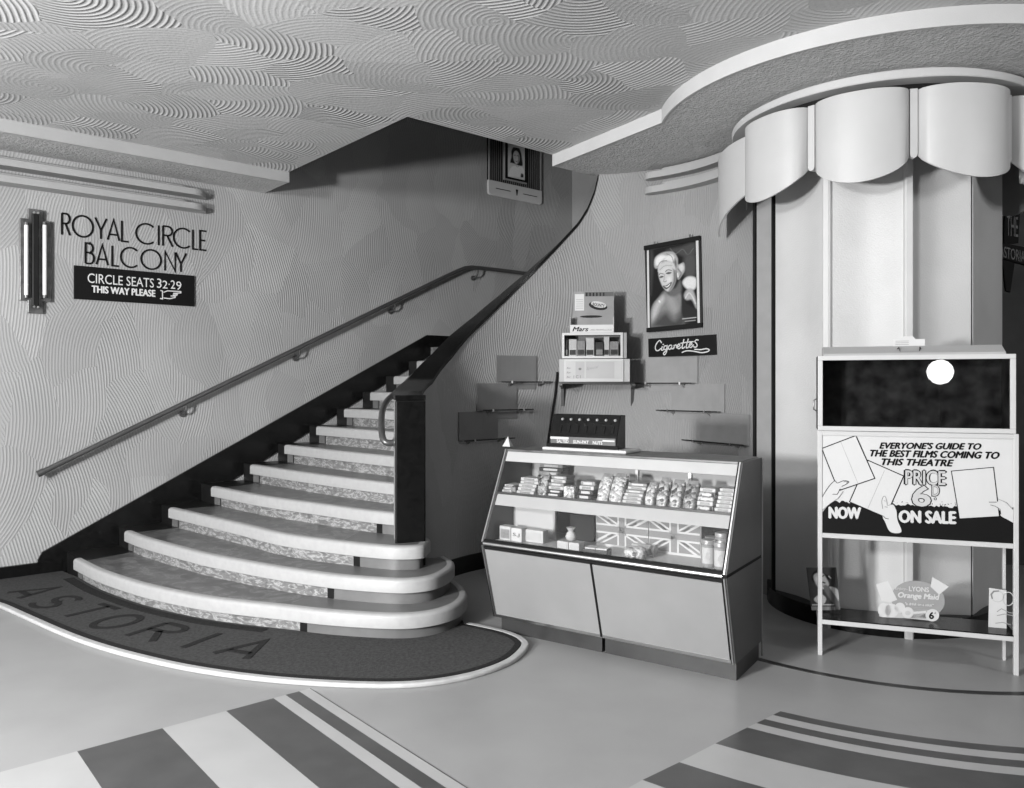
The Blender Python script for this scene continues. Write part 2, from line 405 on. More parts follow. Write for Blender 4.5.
def rect_text(name, s, fr, cr, x0, y0, x1, y1, y, m, parent, tilt=0., **k):
    """fit into a crop rectangle; tilt = drop of the line over its length in crop pixels"""
    bl = fr.at(*cr(x0, y1), y); br = fr.at(*cr(x1, y1+tilt), y); tl = fr.at(*cr(x0, y0), y)
    return text_fit(name, s, (bl, br, tl), y, m, parent, **k)

# letters as strokes in a unit box
def arc(cx, cy, rx, ry, a0, a1, n=14): return [(cx+rx*math.cos(R(a0+(a1-a0)*i/n)), cy+ry*math.sin(R(a0+(a1-a0)*i/n))) for i in range(n+1)]
GLY = {'R': [[(0,0),(0,1)], [(0,1),(.45,1)]+arc(.5,.77,.45,.23,90,-90,10)+[(.0,.54)], [(.42,.54),(1,0)]],
 'O': [arc(.5,.5,.5,.5,0,360,28)], 'Y': [[(0,1),(.5,.42),(1,1)], [(.5,.42),(.5,0)]],
 'A': [[(0,0),(.5,1),(1,0)], [(.16,.27),(.84,.27)]], 'L': [[(0,1),(0,0),(1,0)]],
 'C': [arc(.55,.5,.55,.5,48,312,22)], 'I': [[(.5,0),(.5,1)]],
 'E': [[(1,1),(0,1),(0,0),(1,0)], [(0,.5),(.8,.5)]],
 'B': [[(0,0),(0,1),(.45,1)]+arc(.45,.77,.42,.23,90,-90,10)+[(0,.54)], [(0,.54),(.5,.54)]+arc(.5,.27,.5,.27,90,-90,10)+[(0,0)]],
 'N': [[(0,0),(0,1),(1,0),(1,1)]],
 'S': [arc(.5,.75,.42,.25,30,270,12)+arc(.5,.25,.48,.25,90,-150,12)],
 'T': [[(0,1),(1,1)], [(.5,1),(.5,0)]]}

# ------------------------------------------------------------------ levels of the building
ZC, ZS, ZTOP = 3.278, 3.19, 5.2                     # ceiling, dropped soffit, top of stairwell
CN, RI, RO = (.55, 5.38), 1.17, 1.34                # curved wall behind the counter
CC = (2.38, 5.18)                                   # fluted column
T1, S1, T2 = 2.03, 2.35, 3.25                       # stairwell opening
def cpt(c, r, a): return (c[0]+r*math.cos(R(a)), c[1]+r*math.sin(R(a)))
uvxy = lambda co: (co.x, co.y)

# floor and its inlaid stripes
fl = struct('floor', MB().prism([(-9,-4.2),(6.5,-4.2),(6.5,8.5),(1.2,11),(-1,11),(-9,4)], -.1, 0), 'floor_base')
def inlay(name, poly, m, z=.0012): return obj(name, MB().prism(poly, -.01, z), m, fl)
for (t0, t1, m) in ((-.53,-.205,'floor_light'),(-.205,.117,'floor_dark'),(.117,.388,'floor_light'),(.388,.608,'floor_dark'),(.608,.667,'floor_light'),(.667,.735,'floor_dark'),(.735,.789,'floor_light')):
    inlay('floor_stripe', [T(t0,3.405),T(t1,3.405),T(t1,7.6),T(t0,7.6)], m)
inlay('floor_stripe', [T(.789,3.405),T(.794,3.405),T(.794,7.6),T(.789,7.6)], 'floor_dark')
def arcstripe(r0, r1, m):
    def start(r):                                    # where the circle meets the line s = 5.01
        best = None
        for k in range(1800, 2700):
            p = cpt(CC, r, k/10); s_ = -WL.inv(*p)[1]
            if s_ >= 5.01: return k/10
        return 240
    mb = MB(); n = 30; a0, a1 = start(r0), start(r1); o = []
    for i in range(n+1):
        f_ = i/n; o.append((cpt(CC,r0,a0+(300-a0)*f_), cpt(CC,r1,a1+(300-a1)*f_)))
    poly = [p[0] for p in o]+[p[1] for p in o[::-1]]
    mb.prism(poly, -.01, .0012); return obj('floor_stripe', mb, m, fl)
for (r0, r1, m) in ((2.05,2.11,'floor_dark'),(2.11,2.172,'floor_light'),(2.172,2.235,'floor_dark'),(2.235,2.30,'floor_light'),(2.30,2.525,'floor_dark'),(2.525,2.76,'floor_light'),(2.76,2.97,'floor_dark'),(2.97,3.06,'floor_light')):
    arcstripe(r0, r1, m)
obj('floor_ring', MB().ring(CC, 1.448, 1.49, 150, 330, -.01, .0012, 60), 'floor_black', fl)

# ceiling with the stairwell cut out of it, and the dropped soffits
P0 = T(T2, 3.6); aP = math.degrees(math.atan2(P0[1]-CC[1], P0[0]-CC[0])) % 360
RC = 1.385
edge = [cpt(CC, RC, aP+(372-aP)*i/40) for i in range(41)]
poly = [T(-6,.5), T(T1,.5), T(T1,S1), T(T2+.15,S1)]+edge+[(6.5,5.6),(6.5,-4.2),(-9,-4.2),(-9,2.2)]
struct('ceiling', MB().prism(poly, ZC, ZC+.3), 'plaster_ceiling', uv=uvxy)
struct('ceiling_soffit_strip', MB().prism([T(-6,-.05),T(T1,-.05),T(T1,.5),T(-6,.5)], ZS, ZC+.3), 'stipple')
sof = [T(T2+.15,S1)]+edge+[(6.5,5.6),(6.5,8.2),(1.6,8.2),T(6,S1)]
struct('ceiling_soffit', MB().prism(sof, ZS, ZC+.3), 'stipple')
fas = MB().ring(CC, RC-.006, RC+.006, aP, 372, ZS-.004, ZC+.001, 70)   # smooth painted fascia along the soffit edge
a2, b2_ = Vector(T(T2+.15,S1)), Vector(edge[0]); n_ = Vector((b2_.y-a2.y, a2.x-b2_.x)).normalized()*.006
fas.prism([tuple(a2+n_), tuple(b2_+n_), tuple(b2_-n_), tuple(a2-n_)], ZS-.004, ZC+.001)
struct('trim_1', fas, 'cream_paint', smooth=True)
struct('trim_2', MB().prism([T(-6,.5),T(T1+.004,.5),T(T1+.004,.508),T(-6,.508)], ZS-.002, ZC+.001), 'moulding_paint')
struct('ceiling_stairwell', MB().prism([T(T1-.2,-.05),T(6.2,-.05),T(6.2,4.6),T(T1-.2,S1+.1)], ZTOP, ZTOP+.1), 'cream_paint')
struct('wall_stairwell', MB().prism([T(T1-.2,-.05),T(T1-.02,-.05),T(T1-.02,S1),T(T1-.2,S1)], ZC+.3, ZTOP), 'cream_paint')
struct('wall_stairwell_front', MB().prism([T(T1-.2,S1+.02),T(6.2,S1+.02),T(6.2,S1+.14),T(T1-.2,S1+.14)], ZC+.3, ZTOP), 'cream_paint')

# walls
uvl = lambda co: (co.x, co.z)
wl = struct('wall_left', MB().box(-6.5, 5.97, 0, .15, 0, ZTOP), 'plaster_wall', loc=(WL.o[0],WL.o[1],0), rz=WL.a, uv=uvl)
a_ = WL.a-PI/2
c5 = WL.w(5.97, 0)
wr = struct('wall_return', MB().box(-.15, 3.4, 0, .15, 0, ZTOP), 'plaster_wall', loc=(c5[0],c5[1],0), rz=a_, uv=uvl)
KEY = [(199,1.385),(190,1.39),(180,1.41),(165,1.49),(150,1.68),(140,1.845),(130,2.0),(120,2.178),(110,2.37),(100,2.58),(90,2.80),(86,2.93),(83.5,3.06),(82,3.19)]
def ztop(a):
    if a >= KEY[0][0]: return KEY[0][1]
    for (a0,z0),(a1,z1) in zip(KEY, KEY[1:]):
        if a1 <= a <= a0: return z0+(z1-z0)*(a0-a)/(a0-a1)
    return ZS
AN0, AN1 = 198.0, 8.5
mb = MB()
def ring_wall(a0, a1, zt, n):
    m_ = MB().ring(CN, RI, RO, a0, a1, 0, zt, n); return m_
mb = ring_wall(AN0, 82, lambda a: ztop(a)-.03, 70)
m2 = ring_wall(82, AN1, ZS, 44); mb.add(m2.v, m2.f)
def uvn(co):
    a = math.degrees(math.atan2(co.y-CN[1], co.x-CN[0])) % 360
    return (-R(a)*RI, co.z)
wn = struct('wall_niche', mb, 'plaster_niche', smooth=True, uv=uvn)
cap = MB().ring(CN, RI-.012, RO+.012, AN0+.6, 82, lambda a: ztop(a)-.03, ztop, 80)
obj('capping', cap, 'black_gloss', wn, smooth=True)
ends = MB().ring(CN, RI-.012, RO+.012, AN0-.05, AN0+.9, .30, lambda a: ztop(a)-.03, 2)
obj('end_facing', ends, 'black_gloss', wn, bevel=.01, seg=2)
obj('skirting', MB().ring(CN, RI-.015, RI, AN0-1, AN1, 0, .13, 60), 'black_gloss', wn, smooth=True)
pe = cpt(CN, RI, AN1)
v1 = cpt(CN, RO+.1, AN1)
obj('joint_strip', MB().prism([cpt(CN,RI-.012,AN1+.4), cpt(CN,RI-.012,AN1-1.6), cpt(CN,RO,AN1-1.6), cpt(CN,RO,AN1+.4)], 0, ZS), 'black_satin', wn)
struct('wall_pilaster', MB().prism([cpt(CN,RI-.005,AN1-2), (1.80,5.42), (1.95,5.6), cpt(CN,RO+.05,AN1-2)], 0, ZS), 'board_wall')
struct('wall_right', MB().prism([(1.75,6.6),(6.5,6.1),(6.5,6.3),(1.75,6.8)], 0, ZS), 'brown_wall')
struct('wall_side', MB().prism([(6.4,-4.2),(6.6,-4.2),(6.6,6.3),(6.4,6.3)], 0, ZC+.2), 'brown_wall')
p1 = WL.w(-6.5, 0)
struct('wall_far_left', MB().prism([(p1[0]-.1,p1[1]+.1),(p1[0],p1[1]-.1),(-6.0,-4.1),(-6.2,-4.1)], 0, ZC+.2), 'brown_wall')
wb = MB(); wb.box(-9,1.75,-4.2,-4.05,0,ZC+.2); wb.box(3.95,6.6,-4.2,-4.05,0,ZC+.2); wb.box(1.75,3.95,-4.2,-4.05,2.4,ZC+.2)
struct('wall_back', wb, 'brown_wall')
d1 = MB()
for x in (1.75,1.95,2.47,2.83,3.57,3.89): d1.box(x,x+.06,-4.18,-4.1,0,2.4)
for z in (0,.55,1.1,1.65,2.34): d1.box(1.75,3.95,-4.17,-4.11,z,z+.06)
dr = struct('door_1', d1, 'door_wood')
obj('pane', MB().box(1.79,3.91,-4.145,-4.137,.02,2.36), 'glass', dr)

# black skirting and string along the stair wall
STEP = [.157,.307,.456,.605]+[.755+.156*i for i in range(8)]
sk = MB().box(-6.5, .40, -.03, 0, 0, .105)
struct('baseboard_left', sk, 'black_gloss', loc=(WL.o[0],WL.o[1],0), rz=WL.a)
stp = [(.24,0),(.24,.125),(.27,.18),(.36,.225),(3.80,1.975),(5.97,1.975),(5.97,1.80),(3.9,1.80),(.6,0)]
struct('baseboard_stair', MB().plate(stp, -.025, 0), 'black_gloss', loc=(WL.o[0],WL.o[1],0), rz=WL.a)

# ------------------------------------------------------------------ staircase
NOSE = {1: [(0.417, 0.328), (0.457, 0.841), (0.545, 1.341), (0.636, 1.675), (0.766, 2.026), (0.893, 2.272), (1.04, 2.519), (1.211, 2.815), (1.448, 3.106), (1.641, 3.199), (1.847, 3.168), (2.019, 3.036), (2.12, 2.87), (2.19, 2.68)],
 2: [(0.788, 0.246), (0.812, 0.615), (0.884, 1.084), (0.956, 1.486), (1.063, 1.866), (1.176, 2.219), (1.328, 2.593), (1.506, 2.879), (1.635, 3.004), (1.804, 3.021), (2.002, 2.907), (2.114, 2.77), (2.16, 2.62)],
 3: [(1.114, 0.26), (1.187, 0.824), (1.26, 1.37), (1.322, 1.896), (1.465, 2.332), (1.624, 2.684), (1.731, 2.804), (1.83, 2.838), (1.911, 2.767), (1.99, 2.68), (2.03, 2.52)],
 4: [(1.439, 0.305), (1.525, 1.112), (1.678, 1.795), (1.769, 2.201), (1.859, 2.464), (1.92, 2.6)],
 5: [(1.81,.21),(1.884,1.052),(1.988,1.822),(2.10,2.40)],
 6: [(2.13,.20),(2.19,1.176),(2.27,1.95),(2.31,2.25)],
 7: [(2.44,.20),(2.50,1.2),(2.55,2.05)], 8: [(2.726,.20),(2.757,1.08),(2.78,1.95)],
 9: [(3.008,.20),(3.02,1.0),(3.03,1.92)], 10: [(3.275,.20),(3.27,1.0),(3.28,1.95)], 11: [(3.547,.20),(3.53,1.0),(3.54,2.0)], 12: [(3.82,.20),(3.80,1.0),(3.82,2.1)]}
stair = thing('staircase', 'broad curved staircase with marbled risers and pale rounded nosings rising beside the wall', 'staircase', T(1.2,1.5)+(0,))
def wl2(p): return p
so = Vector((*T(1.2,1.5), 0))
def rel(p): return (p[0]-so.x, p[1]-so.y)
def offset(path, d):
    P = [Vector(p) for p in path]; out = []
    for i, p in enumerate(P):
        t = (P[min(i+1,len(P)-1)]-P[max(i-1,0)]).normalized(); out.append(tuple(p+Vector((-t.y,t.x))*d))
    return out
def sweep_nose(path, z, h=.078, depth=.05):          # rounded nosing band: path runs left to right, inside is to its left
    prof = [(0,-h+.003),(.003,-h),(depth,-h),(depth,0.004),(.022,0.004),(.010,.0),(.003,-.007),(0,-.016)]
    mb = MB(); n = len(prof); rows = [offset(path, d) for d, _ in prof]
    for i in range(len(path)):
        for k, (d, zz) in enumerate(prof): mb.v.append((rows[k][i][0], rows[k][i][1], z+zz))
    for i in range(len(path)-1):
        for k in range(n): mb.f.append((i*n+k, i*n+(k+1)%n, (i+1)*n+(k+1)%n, (i+1)*n+k))
    mb.f.append(tuple(range(n-1,-1,-1))); mb.f.append(tuple((len(path)-1)*n+k for k in range(n))); return mb
def strip(path, z0, z1, th):
    a = path; b = offset(path, th); mb = MB(); n = len(a)
    for p, q in zip(a, b): mb.v += [(p[0],p[1],z0),(q[0],q[1],z0),(q[0],q[1],z1),(p[0],p[1],z1)]
    for i in range(n-1):
        for k in range(4): mb.f.append((i*4+k, i*4+(k+1)%4, i*4+4+(k+1)%4, i*4+4+k))
    mb.f.append((3,2,1,0)); e = 4*(n-1); mb.f.append((e,e+1,e+2,e+3)); return mb
def cut(path, s0, s1):                               # piece of a path by distance out from the wall / along path fraction
    L = [0]
    for i in range(1, len(path)): L.append(L[-1]+(Vector(path[i])-Vector(path[i-1])).length)
    def pt(l):
        for i in range(1, len(path)):
            if l <= L[i]+1e-9:
                f_ = (l-L[i-1])/max(1e-9, L[i]-L[i-1]); a, b = Vector(path[i-1]), Vector(path[i]); return tuple(a+(b-a)*f_)
        return path[-1]
    s0 = max(0, s0); s1 = min(L[-1], s1)
    return [pt(s0)]+[path[i] for i in range(len(path)) if s0 < L[i] < s1]+[pt(s1)], L[-1]
JOINT = {1: 300, 2: 327, 3: 353, 4: 376.5}           # sight line on which each riser changes to plain tile
def end_len(path, px):
    _, LT = cut(path, 0, 1); k = (px-512)/F_PX
    for i in range(400):
        l = LT*i/400; p = cut(path, 0, l)[0][-1]
        if (p[0]+so.x)/(p[1]+so.y) > k: return LT-l
    return 0
for n in range(1, 13):
    z = STEP[n-1]
    pth = [rel(T(*p)) for p in smoothpts(NOSE[n], 6)]
    if n > 3: pth = [p for p in pth if math.hypot(p[0]+so.x-CN[0], p[1]+so.y-CN[1]) > 1.25]
    if n <= 3:
        rest = [rel(cpt(CN,1.22,191)), rel(cpt(CN,1.3,191)), rel(T(NOSE[n][0][0]+1.0,1.6)), rel(T(NOSE[n][0][0]+.75,.027))]
    elif n < 12:
        rest = offset(pth, .42)[::-1]+[rel(T(NOSE[n][0][0]+.42,.027))]
    else: rest = [rel(T(4.3,2.05)), rel(T(5.95,2.4)), rel(T(5.95,.027))]
    front = offset(pth, .035)
    z0 = 0 if n <= 2 else z-.32
    plan = [rel(T(NOSE[n][0][0]+.02,.027))]+front+rest
    if n > 3:
        out_ = []
        for p in plan:
            q = Vector((p[0]+so.x-CN[0], p[1]+so.y-CN[1]))
            if q.length < 1.27: q = q.normalized()*1.27
            out_.append(rel((q.x+CN[0], q.y+CN[1])))
        plan = out_
    body = MB().prism(plan, z0, z)
    st = obj('step', body, 'marble_tread', stair)
    obj('nosing', sweep_nose(pth, z), 'nosing', st, smooth=True, angle=32)
    if n == 12: continue
    riser = offset(pth, .031); _, LT = cut(riser, 0, 1)
    lb = .10; re = end_len(riser, JOINT[n]) if n in JOINT else 0
    zr0 = max(0, z-.156)
    obj('riser_return', strip([rel(T(NOSE[n][0][0]+.018,.028)), riser[0]], zr0, z, .006), 'tile_dark', st)
    obj('riser_border', strip(cut(riser, 0, lb)[0], zr0, z-.06, .012), 'tile_grey', st)
    obj('riser_joint', strip(cut(riser, lb, lb+.018)[0], zr0, z-.06, .012), 'tile_dark', st)
    if re:
        obj('riser_panel', strip(cut(riser, lb+.018, LT-re)[0], zr0, z-.06, .012), 'marble_riser', st)
        obj('riser_joint', strip(cut(riser, LT-re, LT-re+.05)[0], zr0, z-.06, .012), 'tile_dark', st)
        obj('riser_end', strip(cut(riser, LT-re+.05, LT)[0], zr0, z-.06, .012), 'tile_grey', st, smooth=True)
        if n <= 3:
            jx = JOINT[n]
            tb = cut(offset(pth,.052), LT-re-.10, LT-.12)[0]
            nx = offset([rel(T(*p)) for p in smoothpts(NOSE[n+1], 6)], .06)
            e2 = end_len(nx, JOINT[n+1]-14); _, L2 = cut(nx, 0, 1)
            obj('tread_border', MB().prism(tb+cut(nx, L2-e2, L2)[0][::-1], z-.004, z+.0025), 'tile_grey', st)
    else:
        obj('riser_panel', strip(cut(riser, lb+.018, LT)[0], zr0, z-.06, .012), 'marble_riser', st)
    # black border of the tread next to the wall
    a, b = NOSE[n][0][0]+.05, NOSE[n+1][0][0]+.05
    obj('tread_border', MB().prism([rel(T(a-.03,.028)), rel(T(a-.03,NOSE[n][0][1])), rel(T(a,NOSE[n][0][1])), rel(T(a+.012,NOSE[n][0][1]+.11)), rel(T(b,NOSE[n+1][0][1]+.09)), rel(T(b,.028))], z-.004, z+.003), 'tile_dark', st)

# ------------------------------------------------------------------ door mat
MATP = [(-4.25,5.45),(-4.02,5.62),(-3.72,5.42),(-3.314,5.114),(-2.466,4.457),(-1.881,4.106),(-1.42,3.91),(-.971,3.799),(-.534,3.768),(-.23,3.87),(-.01,4.077),(.088,4.323),(.072,4.46),(-.01,4.58),(-.12,4.67),(-.26,4.76)]
outer = smoothpts(MATP[3:], 8)
lead = [(-4.12,5.53),(-3.72,5.42)]
left_pts = smoothpts([(-4.02,5.60),(-3.95,5.54),(-3.68,5.36),(-3.314,5.114)], 6)
outer = left_pts[:-1]+outer
p1n = [tuple(p) for p in smoothpts(NOSE[1], 5)]
inn = [(p[0]+so.x, p[1]+so.y) for p in offset([rel(T(*p)) for p in p1n], .027)][::-1]+[T(.40,.03), T(-.05,.035)]
inn = [p for p in inn if p[1] < 4.83 or p[0] < -.6]
mt = obj('door_mat', MB().prism([Vector(p) for p in offset(outer,.045)]+[Vector(p) for p in inn], 0, .02), 'mat_pile')
mt.name = 'entrance_mat'
props(mt, 'large dark curved doormat lettered ASTORIA with white edge around the stair foot', 'mat')
obj('mat_edge', strip(outer, 0, .024, .042), 'mat_edge', mt, bevel=.008)
obj('mat_outline', strip(offset(outer,.044), .015, .0225, .035), 'mat_dark', mt)
inner_curve = [rel(T(*p)) for p in smoothpts(NOSE[1],4)]
obj('mat_outline', strip([(p[0]+so.x,p[1]+so.y) for p in offset(inner_curve,-.07)[:24]], .015, .0222, .07), 'mat_dark', mt)
ctr = [(35,594.5),(56,605),(88,614.5),(117,625),(160,635.5),(202,644),(248,652)]
cp = [Vector(FL(*c)) for c in ctr]
for i, ch in enumerate('ASTORIA'):
    t_ = (cp[min(i+1,6)]-cp[max(i-1,0)]).normalized(); u_ = Vector((-t_.y,t_.x)); hw, hh = (.11, .135)
    if ch in 'I': hw = .03
    lm = MB()
    for stx in GLY[ch]:
        flat = [cp[i]+t_*(p[0]-.5)*2*hw+u_*(p[1]-.5)*2*hh for p in stx]
        q = MB().ribbon([(p.x,p.y) for p in flat], .042, .0, .004)
        lm.add([(a[0],a[2],.0185+a[1]) for a in q.v], q.f)
    obj('mat_letter', lm, 'mat_dark', mt)

# ------------------------------------------------------------------ rails
hr = thing('wall_handrail', 'long dark tubular handrail on brackets climbing the stair wall', 'handrail', (WL.o[0],WL.o[1],0), WL.a)
def hz(t): return .783+(2.725-.783)*(t-.2315)/(4.246-.2315) if t < 4.246 else 2.73
rp = [(.2315,-.09,hz(.2315)),(1,-.09,hz(1)),(2.5,-.09,hz(2.5)),(4.0,-.09,hz(4.0)),(4.15,-.09,hz(4.15)-.004),(4.246,-.09,2.715),(4.34,-.09,2.732),(4.6,-.09,2.735),(5.6,-.09,2.735)]
obj('rail', MB().tube(rp, .021, 12), 'rail_metal', hr, smooth=True)
obj('end_collar', MB().tube([(.225,-.09,hz(.225)),(.27,-.09,hz(.27))], .026, 12), 'rail_metal', hr, smooth=True)
for t in (1.31, 2.33, 3.36, 4.42):
    z = hz(t)-.02
    b = obj('bracket', MB().tube([(t,-.09,z),(t,-.09,z-.045),(t,-.06,z-.075),(t,0,z-.08)], .009, 8), 'rail_metal', hr, smooth=True)
    obj('rosette', MB().tube([(t,-.012,z-.08),(t,0,z-.08)], .028, 14), 'rail_metal', b, smooth=True)
ir = []
for a, r, z in ((196,1.35,1.085),(196,1.385,1.083),(195.5,1.41,1.095),(194,1.42,1.13),(190,1.42,1.20),(184,1.42,1.275),(176,1.42,1.34),(165,1.42,1.415),(150,1.42,1.59),(135,1.42,1.80),(120,1.42,2.04),(105,1.42,2.3)):
    ir.append((*cpt(CN,r,a), z))
rr = thing('balustrade_handrail', 'short bent metal handrail looping out from the black stair newel', 'handrail', (*cpt(CN,1.35,196),1.08))
l0 = Vector((*cpt(CN,1.35,196),1.08))
obj('rail', MB().tube([tuple(Vector(p)-l0) for p in smoothpts(ir,4)], .021, 12), 'rail_metal', rr, smooth=True)
obj('flange', MB().tube([tuple(Vector((*cpt(CN,1.34,196),1.085))-l0), tuple(Vector((*cpt(CN,1.355,196),1.085))-l0)], .032, 12), 'chrome', rr, smooth=True)

# ------------------------------------------------------------------ streamlined mouldings
k1 = crop(0,140,3.938)
def fin_wall(z0, z1, dep, x1):
    n = 8; r = dep
    return MB().prism([(-6.4,0),(-6.4,-dep),(x1-r,-dep)]+[(x1-r+r*math.sin(PI/2*i/n), -r*math.cos(PI/2*i/n)) for i in range(1,n+1)], z0, z1)
for nm, z0 in (('trim_3', 3.045), ('trim_4', 2.925)):
    f_ = struct(nm, fin_wall(z0, z0+.05, .15, 1.50), 'moulding_paint', loc=(WL.o[0],WL.o[1],0), rz=WL.a, smooth=True)
    obj('upper_member', fin_wall(z0+.05, z0+.075, .09, 1.36), 'moulding_paint', f_, smooth=True)
def fin_arc(z0, z1, dep, a0):
    m_ = MB().ring(CN, RI-dep, RI, a0, AN1+2, z0, z1, 30)
    e = cpt(CN, RI-dep/2, a0); t_ = Vector((-math.sin(R(a0)), math.cos(R(a0)))); r_ = Vector((math.cos(R(a0)), math.sin(R(a0))))
    m_.prism([tuple(Vector(e)+r_*dep/2*math.cos(PI*i/10)+t_*dep*.8*math.sin(PI*i/10)) for i in range(11)], z0, z1); return m_
for nm, z0 in (('trim_5', 3.10), ('trim_6', 2.985)):
    f_ = struct(nm, fin_arc(z0, z0+.05, .10, 58), 'moulding_paint', smooth=True)
    obj('upper_member', fin_arc(z0+.05, z0+.078, .06, 53), 'moulding_paint', f_, smooth=True)

# ------------------------------------------------------------------ column with scalloped valance
col = thing('fluted_column', 'pale fluted round column crowned with a valance of big scalloped panels', 'column', (*CC,0))
o0 = (0,0)
DIV = [270-138, 270-91, 270-47.5, 270-9.5, 270+26.5, 270+72, 270+118, 270+170]
obj('core', MB().lathe([(.50,0),(.50,ZS)], 40), 'black_satin', col, smooth=True)
obj('skirting', MB().lathe([(.675,0),(.675,.11),(.60,.115)], 48), 'black_gloss', col, smooth=True)
for i, a in enumerate(DIV):
    b = DIV[(i+1)%len(DIV)]; b = b if b > a else b+360
    if i in (3, 4):
        a_s, a_e = (a+1.8, b-.5) if i == 3 else (a+1.2, b-1.8)
    else: a_s, a_e = a+1.8, b-1.8
    n = 14; ins = []; 
    for k in range(n+1):
        f_ = k/n; aa = a_s+(a_e-a_s)*f_; ins.append(cpt(o0, .655+(.07*f_ if i == 4 else 0)-.06*math.sin(PI*f_), aa))
    outl = [cpt(o0, .51, a_s+(a_e-a_s)*k/n) for k in range(n, -1, -1)]
    obj('flute', MB().prism(ins+outl, .10, ZS-.01), 'column_paint', col, smooth=True)
    if i == 1: obj('joint_strip', MB().prism([cpt(o0,.56,a-1.2), cpt(o0,.672,a-1.2), cpt(o0,.672,a+.4), cpt(o0,.56,a+.4)], 0, ZS-.02), 'black_satin', col)
    if i in (1, 4):
        continue
    ca = R(a); t_ = Vector((-math.sin(ca), math.cos(ca))); r_ = Vector((math.cos(ca), math.sin(ca)))
    obj('batten', MB().prism([tuple(r_*r1+t_*s_) for r1, s_ in ((.56,-.024),(.68,-.024),(.69,-.015),(.69,.015),(.68,.024),(.56,.024))], .0, ZS-.02), 'batten_paint', col)
obj('crown_ring', MB().lathe([(.5,3.125),(.90,3.125),(.905,3.13),(.905,3.165),(.88,3.17),(.5,3.17)], 72), 'cream_paint', col, smooth=True)
obj('crown_ring', MB().lathe([(.5,3.168),(.86,3.168),(.86,3.189),(.5,3.189)], 72), 'cream_paint', col, smooth=True)
obj('recess_shade_ring', MB().lathe([(.70,3.04),(.80,3.04),(.80,3.127),(.70,3.127)], 60), 'black_satin', col, smooth=True)  # black stands in for the shadow in the recess under the crown
RV = .85
DIV = [270-126, 270-86, 270-48, 270-11.5, 270+29, 270+70, 270+111, 270+170]
for i, a in enumerate(DIV):
    b = DIV[(i+1)%len(DIV)]; b = b if b > a else b+360
    n = 22; mb = MB()
    for k in range(n+1):
        f_ = k/n; x = 2*f_-1; aa = a+.9+(b-a-1.8)*f_
        bul = .115*(1-abs(x)**2.6)**.6
        rad = RV-.02+bul
        zb = 2.735-.165*max(0,1-abs(x)**1.9)**.62
        if i == 0:                                   # the half panel that runs on to the curved wall
            rad = RV-.01+.22*(1-f_); zb = 2.705-.17*(1-f_)
        for rq in (rad, rad-.012):
            p = cpt(o0, rq, aa); mb.v += [(p[0],p[1],zb),(p[0],p[1],3.075)]
    for k in range(n):
        q = 4*k; mb.f += [(q,q+4,q+5,q+1),(q+2,q+3,q+7,q+6),(q+1,q+5,q+7,q+3),(q,q+2,q+6,q+4)]
    mb.f += [(0,1,3,2),(4*n,4*n+2,4*n+3,4*n+1)]
    obj('valance_panel', mb, 'valance_paint', col, smooth=True, angle=50)
    ca = R(a); t_ = Vector((-math.sin(ca), math.cos(ca))); r_ = Vector((math.cos(ca), math.sin(ca)))
    mb = MB(); pr = [(-.02,3.08),(-.02,2.72),(-.014,2.705),(0,2.698),(.014,2.705),(.02,2.72),(.02,3.08)]
    for rq in (RV+.004, RV-.03):
        for s_, z in pr: p = r_*rq+t_*s_; mb.v.append((p.x,p.y,z))
    m_ = len(pr); mb.f += [tuple(range(m_)), tuple(range(2*m_-1,m_-1,-1))]+[(j,j+m_,(j+1)%m_+m_,(j+1)%m_) for j in range(m_)]
    obj('valance_batten', mb, 'valance_paint', col)
#PART2
# ------------------------------------------------------------------ things on the stair wall
def wallthing(name, label, cat, x, z, y=0.): return thing(name, label, cat, WL.w(x, y, z), WL.a)
class Off:                                          # the same frame seen from a thing's own origin
    def __init__(s, fr, x, y, z): s.f, s.x, s.y, s.z = fr, x, y, z
    def at(s, px, py, y=0.): q = s.f.at(px, py, s.y+y); return (q[0]-s.x, q[1]-s.z)

# wall lamp
ks = crop(10,200,6.567)
x0, z0 = WL.at(*ks(165,750), -.02)
la = wallthing('wall_lamp', 'stepped metal wall light with two white tubes beside the balcony lettering', 'lamp', x0, z0)
lo = Off(WL, x0, 0, z0); P = lambda x, y, d=-.02: lo.at(*ks(x,y), d)
xa = P(62,400)[0]; xb = P(272,400)[0]; xc = P(115,400)[0]; xd = P(218,400)[0]
zt0 = P(165,62)[1]; zt1 = P(165,130)[1]; zb1 = P(165,665)[1]; zb0 = P(165,745)[1]
obj('back_plate', MB().plate([(xa,zb1),(xc,zb1),(xc,zb0),(xd,zb0),(xd,zb1),(xb,zb1),(xb,zt1),(xd,zt1),(xd,zt0),(xc,zt0),(xc,zt1),(xa,zt1)], -.03, 0), 'sconce_metal', la, bevel=.004)
for cx in (107, 228):
    xx = P(cx,400,-.06)[0]; za = P(cx,625,-.06)[1]; zz = P(cx,165,-.06)[1]
    t_ = obj('tube', MB().tube([(xx,-.06,za),(xx,-.06,zz)], .0145, 14), 'tube_white', la, smooth=True)
    for ze, zf in ((za-.02,za),(zz,zz+.02)): obj('tube_cap', MB().tube([(xx,-.06,ze),(xx,-.06,zf)], .0165, 12), 'sconce_metal', t_, smooth=True)
xm = P(165,400,-.05)[0]
obj('centre_bar', MB().box(xm-.022,xm+.022,-.075,-.03,zb0+.05,zt0-.04), 'black_satin', la, bevel=.006)
for dz in (zb0+.045, zt0-.035):
    for dx in (-.012,.014): obj('screw', MB().tube([(xm+dx,-.085,dz),(xm+dx,-.07,dz)], .008, 10), 'chrome', la, smooth=True)

